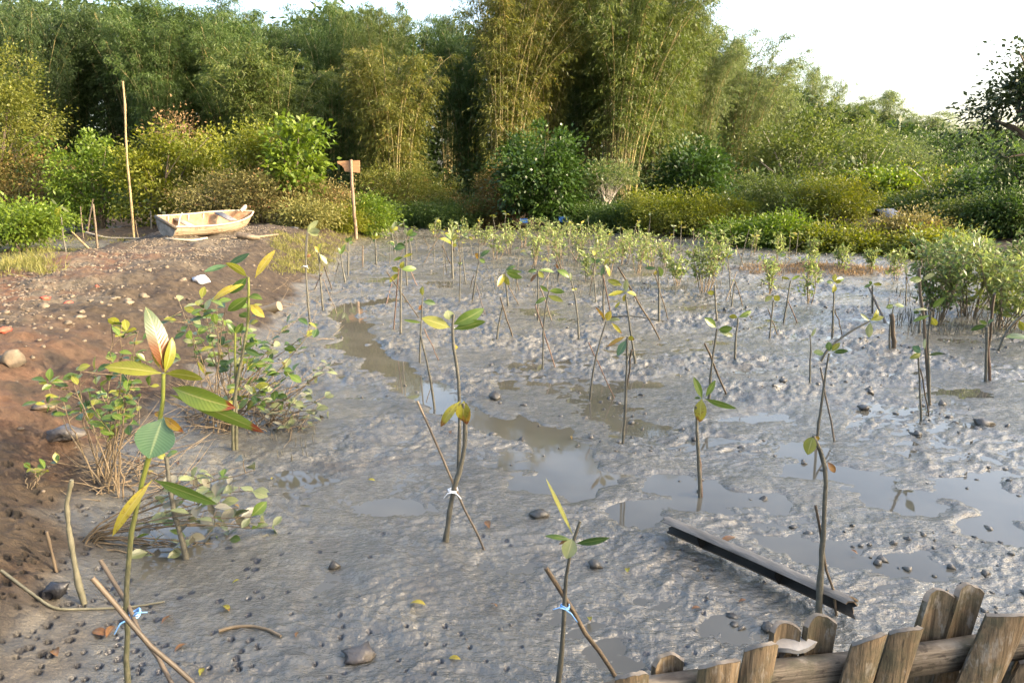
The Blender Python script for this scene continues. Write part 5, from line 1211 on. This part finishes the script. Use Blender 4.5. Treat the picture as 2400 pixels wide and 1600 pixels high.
# split bamboo lying in the mud
def half_bamboo():
    A, B = ground(1560, 1262), ground(1985, 1468); d = B - A; L = np.linalg.norm(d[:2]); th = math.atan2(d[1], d[0])
    root = empty('split_bamboo', (A[0], A[1], gz(A[0], A[1])), 'split half of a bamboo culm lying in the mud beside the fence', 'bamboo', rz=th)
    n, k, r = 40, 13, .047; a = np.linspace(math.radians(-75), math.radians(136), k); xs = np.linspace(0, L, n); g = RNG(9)
    jag0, jag1 = g.normal(0, .006, k), g.normal(0, .008, k)
    def surf(rr, flip):
        V = []
        for i, x in enumerate(xs):
            node = .0035 * math.exp(-((x - L * .22) / .012)**2) + .0035 * math.exp(-((x - L * .66) / .012)**2)
            xx = np.full(k, x) + (jag0 if i == 0 else 0) + (jag1 if i == n - 1 else 0)
            wob = .010 * math.sin(x * 3.) 
            V.append(np.stack([xx, (rr + node) * np.cos(a) + wob, (rr + node) * np.sin(a) * .95 + .05 + .01 * x / L], -1))
        V = np.concatenate(V); i = np.arange(n - 1)[:, None] * k; j = np.arange(k - 1)[None]; Fq = np.stack([i + j, i + k + j, i + k + 1 + j, i + 1 + j], -1).reshape(-1, 4)
        return V, Fq if flip else Fq[:, ::-1]
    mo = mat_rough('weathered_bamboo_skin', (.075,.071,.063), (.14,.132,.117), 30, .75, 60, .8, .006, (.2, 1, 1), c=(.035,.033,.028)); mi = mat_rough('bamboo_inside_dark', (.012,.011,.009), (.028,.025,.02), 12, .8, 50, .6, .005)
    V1, F1 = surf(r, True); V2, F2 = surf(r - .008, False)
    MB().add(V1, F1).build('outer_skin', mo, root); MB().add(V2, F2).build('inner_wall', mi, root)
    mb = MB()
    for j in (0, k - 1):
        i = np.arange(n - 1); V = np.concatenate([V1[j::k], V2[j::k]]); mb.add(V, np.stack([i, i + 1, i + 1 + n, i + n], -1))
    for i0 in (0, n - 1):
        V = np.concatenate([V1[i0 * k:(i0 + 1) * k], V2[i0 * k:(i0 + 1) * k]]); j = np.arange(k - 1); mb.add(V, np.stack([j, j + 1, j + 1 + k, j + k], -1))
    mb.build('cut_edge', M_STAKE, root, smooth=False)
    for x in (L * .22, L * .66):
        mb = MB(); c_ = np.stack([np.full(k, x), (r - .009) * np.cos(a), (r - .009) * np.sin(a) * .95 + .05], -1); mb.add(np.concatenate([c_, c_ + np.array([.006, 0, 0])]), np.concatenate([np.arange(k)[None], np.arange(k)[None, ::-1] + k])); mb.build('node_wall', mi, root, smooth=False)
half_bamboo()
o = MB(); leaf_mesh(o, (0, 0, 0), (.09, .05, .01), .035, np.array([0, 0, 1.])); pl = ground(1695, 1310)
tag(o.build('fallen_leaf', LEAF['r'], loc=(pl[0] - .03, pl[1] - .02, gz(pl[0], pl[1]) + .068)), 'dead olive leaf resting on the split bamboo', 'leaf')

# dead leaves strewn on the mud and the slope
def litter_leaves():
    g = RNG(77); spots = [(1055, 1015), (330, 1090), (360, 1110), (300, 1180), (420, 1095), (640, 1120), (545, 1375), (250, 1500), (380, 1470), (700, 1500), (520, 1430), (1340, 1030), (1150, 1420), (960, 1430), (1380, 1450), (1620, 1430), (440, 1520), (130, 1530), (470, 1600), (560, 1190), (255, 1495), (1080, 1560), (1470, 1340), (1730, 1420), (2010, 1300), (1140, 1230), (880, 1130)]
    cols = 'rrkorYkr'
    for i, (u, v) in enumerate(spots):
        p = ground(u, v); mb = MB(); a = g.uniform(0, 6.28); L = g.uniform(.03, .075)
        leaf_mesh(mb, (0, 0, 0), (L * math.cos(a), L * math.sin(a), g.uniform(-.004, .012)), L * .42, np.array([g.normal(0, .2), g.normal(0, .2), 1.]), bend=.12, fold=.35, nl=6, petiole=.05)
        o = mb.build('fallen_leaf', LEAF[cols[i % 8]], loc=(p[0], p[1], max(gz(p[0], p[1]), WATER_Z) + .006)); tag(o, 'small dead leaf lying flat on the near mud', 'leaf', 'dead leaves on the near mud')
litter_leaves()

# ------------------------------------------------------------------ bamboo fence, lower right corner
def fence():
    ZF = (1400, 1350, 2.352)
    C = lambda p: (ZF[0] + p[0] / ZF[2], ZF[1] + p[1] / ZF[2])
    def fence_mat(name, a_, b_, stretch):
        m, n, bs, _ = new_mat(name)
        grain = tex(n, 130, 4, .65, stretch=stretch); stain = tex(n, 14, 5, .7); worn = tex(n, 38, 4, .7, stretch=tuple(.35 + .65 * q for q in stretch))
        col = mix(n, remap(n, grain, .36, .62), a_, b_)
        col = mix(n, math_(n, 'MULTIPLY', remap(n, stain, .46, .62), .75), col, (.045, .043, .026))
        col = mix(n, math_(n, 'MULTIPLY', remap(n, worn, .56, .68), .8), col, (.19, .17, .14))
        col = mix(n, math_(n, 'MULTIPLY', remap(n, worn, .40, .34), .8), col, (.025, .02, .014))
        setc(n, bs, col); bs.inputs['Roughness'].default_value = .82; bs.inputs['Specular IOR Level'].default_value = .25
        bump(n, bs, math_(n, 'ADD', grain, stain), .8, .004); return m
    m_w = fence_mat('weathered_fence_bamboo', (.055, .04, .024), (.15, .108, .064), (1, 1, .07))
    m_w2 = fence_mat('grey_fence_wood', (.05, .04, .03), (.15, .125, .095), (.07, .07, 1))
    m_end = mat_rough('cut_bamboo_end', (.085,.07,.055), (.15,.13,.105), 40, .85, 90, .6, .003, c=(.08,.07,.055))
    def onz(u, v, z):
        r = ray(u, v); t = (z - CAM_Z) / r[2]; return r * t + np.array([0, 0, CAM_Z])
    RZ = .84
    a, b = onz(*C((200, 588)), RZ), onz(*C((2130, 335)), RZ)
    d = nrm(b - a); nf = np.array([d[1], -d[0], 0.]); nf /= np.linalg.norm(nf)            # nf points to the viewer's side
    root = empty('bamboo_fence', (a[0], a[1], 0), 'weathered split bamboo fence in the lower right corner', 'fence')
    O = np.array([a[0], a[1], 0.])
    # rail
    mb = MB(); n = 14; P = np.linspace(-.9, 1.55, n)
    for i in range(1):
        V = []
        for s_ in P:
            c = a + d * s_ + np.array([0, 0, .004 * math.sin(s_ * 9)])
            V += [c + nf * .011 + np.array([0, 0, -.052]), c + nf * .012 + np.array([0, 0, -.002]), c + nf * .002 + np.array([0, 0, .002]), c - nf * .012, c - nf * .011 + np.array([0, 0, -.052])]
        V = np.array(V) - O; i = np.arange(n - 1)[:, None] * 5; j = np.arange(5)[None]; j2 = (j + 1) % 5
        mb.add(V, np.stack([i + j, i + 5 + j, i + 5 + j2, i + j2], -1).reshape(-1, 4)); mb.add(V, [[0, 1, 2, 3, 4]]); mb.add(V, [[5 * n - 1, 5 * n - 2, 5 * n - 3, 5 * n - 4, 5 * n - 5]])
    mb.build('rail', m_w2, root, smooth=False)
    g = RNG(31)
    def slat(topl, topr, lean, side, node=None):
        """split bamboo slat: top corners in the photo, lean = sideways shift per metre of drop"""
        off = nf * (.030 if side > 0 else -.030)
        # meet the vertical plane of the fence (shifted by off)
        def onplane(u, v):
            r = ray(u, v); o_ = np.array([0, 0, CAM_Z]); t = ((a + off - o_) @ nf) / (r @ nf); return o_ + r * t
        L_, R_ = onplane(*C(topl)), onplane(*C(topr)); wd = max((R_ - L_) @ d, .03); ct = (L_ + R_) / 2; H = ct[2]
        k, n = 9, 12; th = np.linspace(-1, 1, k); T = .009; bow = wd * .2
        zs = np.linspace(0, 1, n); tops = .012 * (1 - th**2) + (th * (R_[2] - L_[2]) / 2) + g.normal(0, .0011, k)
        def face(inner):
            V = []
            for q in zs:
                drop = (H + .08) * (1 - q); cpos = ct - np.array([0, 0, drop]) - d * lean * drop
                nb = sum(.004 * math.exp(-((drop - nd_) / .008)**2) for nd_ in (node or ()))
                for ii, t_ in enumerate(th):
                    p = cpos + d * t_ * wd / 2 * (.86 if inner else 1) + nf * side * ((bow * (1 - t_ * t_) + nb) - (T if inner else 0)) * 1.0
                    if q == 1: p = p + np.array([0, 0, tops[ii] * (1.0)])
                    V.append(p - O)
            return np.array(V)
        Vo, Vi = face(False), face(True); i = np.arange(n - 1)[:, None] * k; j = np.arange(k - 1)[None]; Fq = np.stack([i + j, i + j + 1, i + k + j + 1, i + k + j], -1).reshape(-1, 4)
        mb = MB(); mb.add(Vo, Fq if side > 0 else Fq[:, ::-1]); mb.add(Vi, Fq[:, ::-1] if side > 0 else Fq)
        for jj in (0, k - 1):
            V = np.concatenate([Vo[jj::k], Vi[jj::k]]); ii = np.arange(n - 1); mb.add(V, np.stack([ii, ii + 1, ii + 1 + n, ii + n], -1))
        sl_ = mb.build('slat', m_w, root)
        mb = MB(); V = np.concatenate([Vo[-k:], Vi[-k:]]) + np.array([0, 0, .0006]); jj = np.arange(k - 1); mb.add(V, np.stack([jj, jj + 1, jj + 1 + k, jj + k], -1)); mb.build('cut_end', m_end, sl_, smooth=False)
    # mud side first
    slat((1790, 130), (1960, 105), .16, -1, (.5,)); slat((1962, 100), (2125, 75), .16, -1, (.3,))
    slat((1135, 270), (1318, 245), .05, -1, (.4,)); slat((950, 300), (1120, 290), .05, -1); slat((298, 490), (478, 455), .03, -1, (.35,)); slat((1000, 440), (1100, 430), .05, -1)
    slat((2330, 300), (2500, 250), .2, -1)
    # viewer's side
    slat((95, 575), (285, 545), .0, 1); slat((555, 510), (790, 465), .06, 1, (.3,)); slat((812, 415), (1000, 375), .10, 1, (.25,)); slat((1405, 385), (1600, 320), .18, 1, (.4,)); slat((1612, 320), (1800, 290), .18, 1, (.28,))
    slat((2145, 225), (2400, 210), .30, 1, (.06, .36)); slat((2330, 480), (2560, 430), .34, 1, (.1,)); slat((-250, 640), (-60, 610), .0, 1); slat((2620, 200), (2820, 190), .3, 1)
    # broken stone lying on the rail
    c = onz(*C((1075, 390)), RZ + .012); g = RNG(12); k = 9; an = np.linspace(0, 2 * np.pi, k, endpoint=False); rr = np.array([.042, .024, .032, .022, .034, .040, .021, .024, .028])
    top = np.stack([rr * np.cos(an) * 1.1, rr * np.sin(an) * .8, .008 + g.normal(0, .003, k)], -1); bot = top * np.array([.9, .9, 0]) + np.array([0, 0, -.004]); V = np.concatenate([top, bot, [[0, 0, .011]]])
    i = np.arange(k); j = (i + 1) % k; mb = MB(); mb.add(V, np.stack([i, j, np.full(k, 2 * k)], -1)); mb.add(V, np.stack([i + k, j + k, j, i], -1)); mb.add(V, (i + k)[None, ::-1])
    o = mb.build('concrete_chip', mat_rough('pale_concrete', (.16,.152,.142), (.24,.23,.215), 30, .9, 80, .6, .003), smooth=False, loc=c - nf * .004); tag(o, 'pale broken piece of concrete lying on the fence rail', 'stone')
fence()

# the ground just under the viewer, closing the sheet
V = [(0, 0, float(h_smooth(0, 0)))] + [(.31 * math.sin(a), .31 * math.cos(a), gz(.31 * math.sin(a), .31 * math.cos(a)) - .004) for a in np.linspace(0, 2 * math.pi, 24, endpoint=False)]
tag(MB().add(np.array(V), [(0, i + 1, (i + 1) % 24 + 1) for i in range(24)]).build('dike_ground', bpy.data.materials['ground_mud_and_soil']), kind='structure')
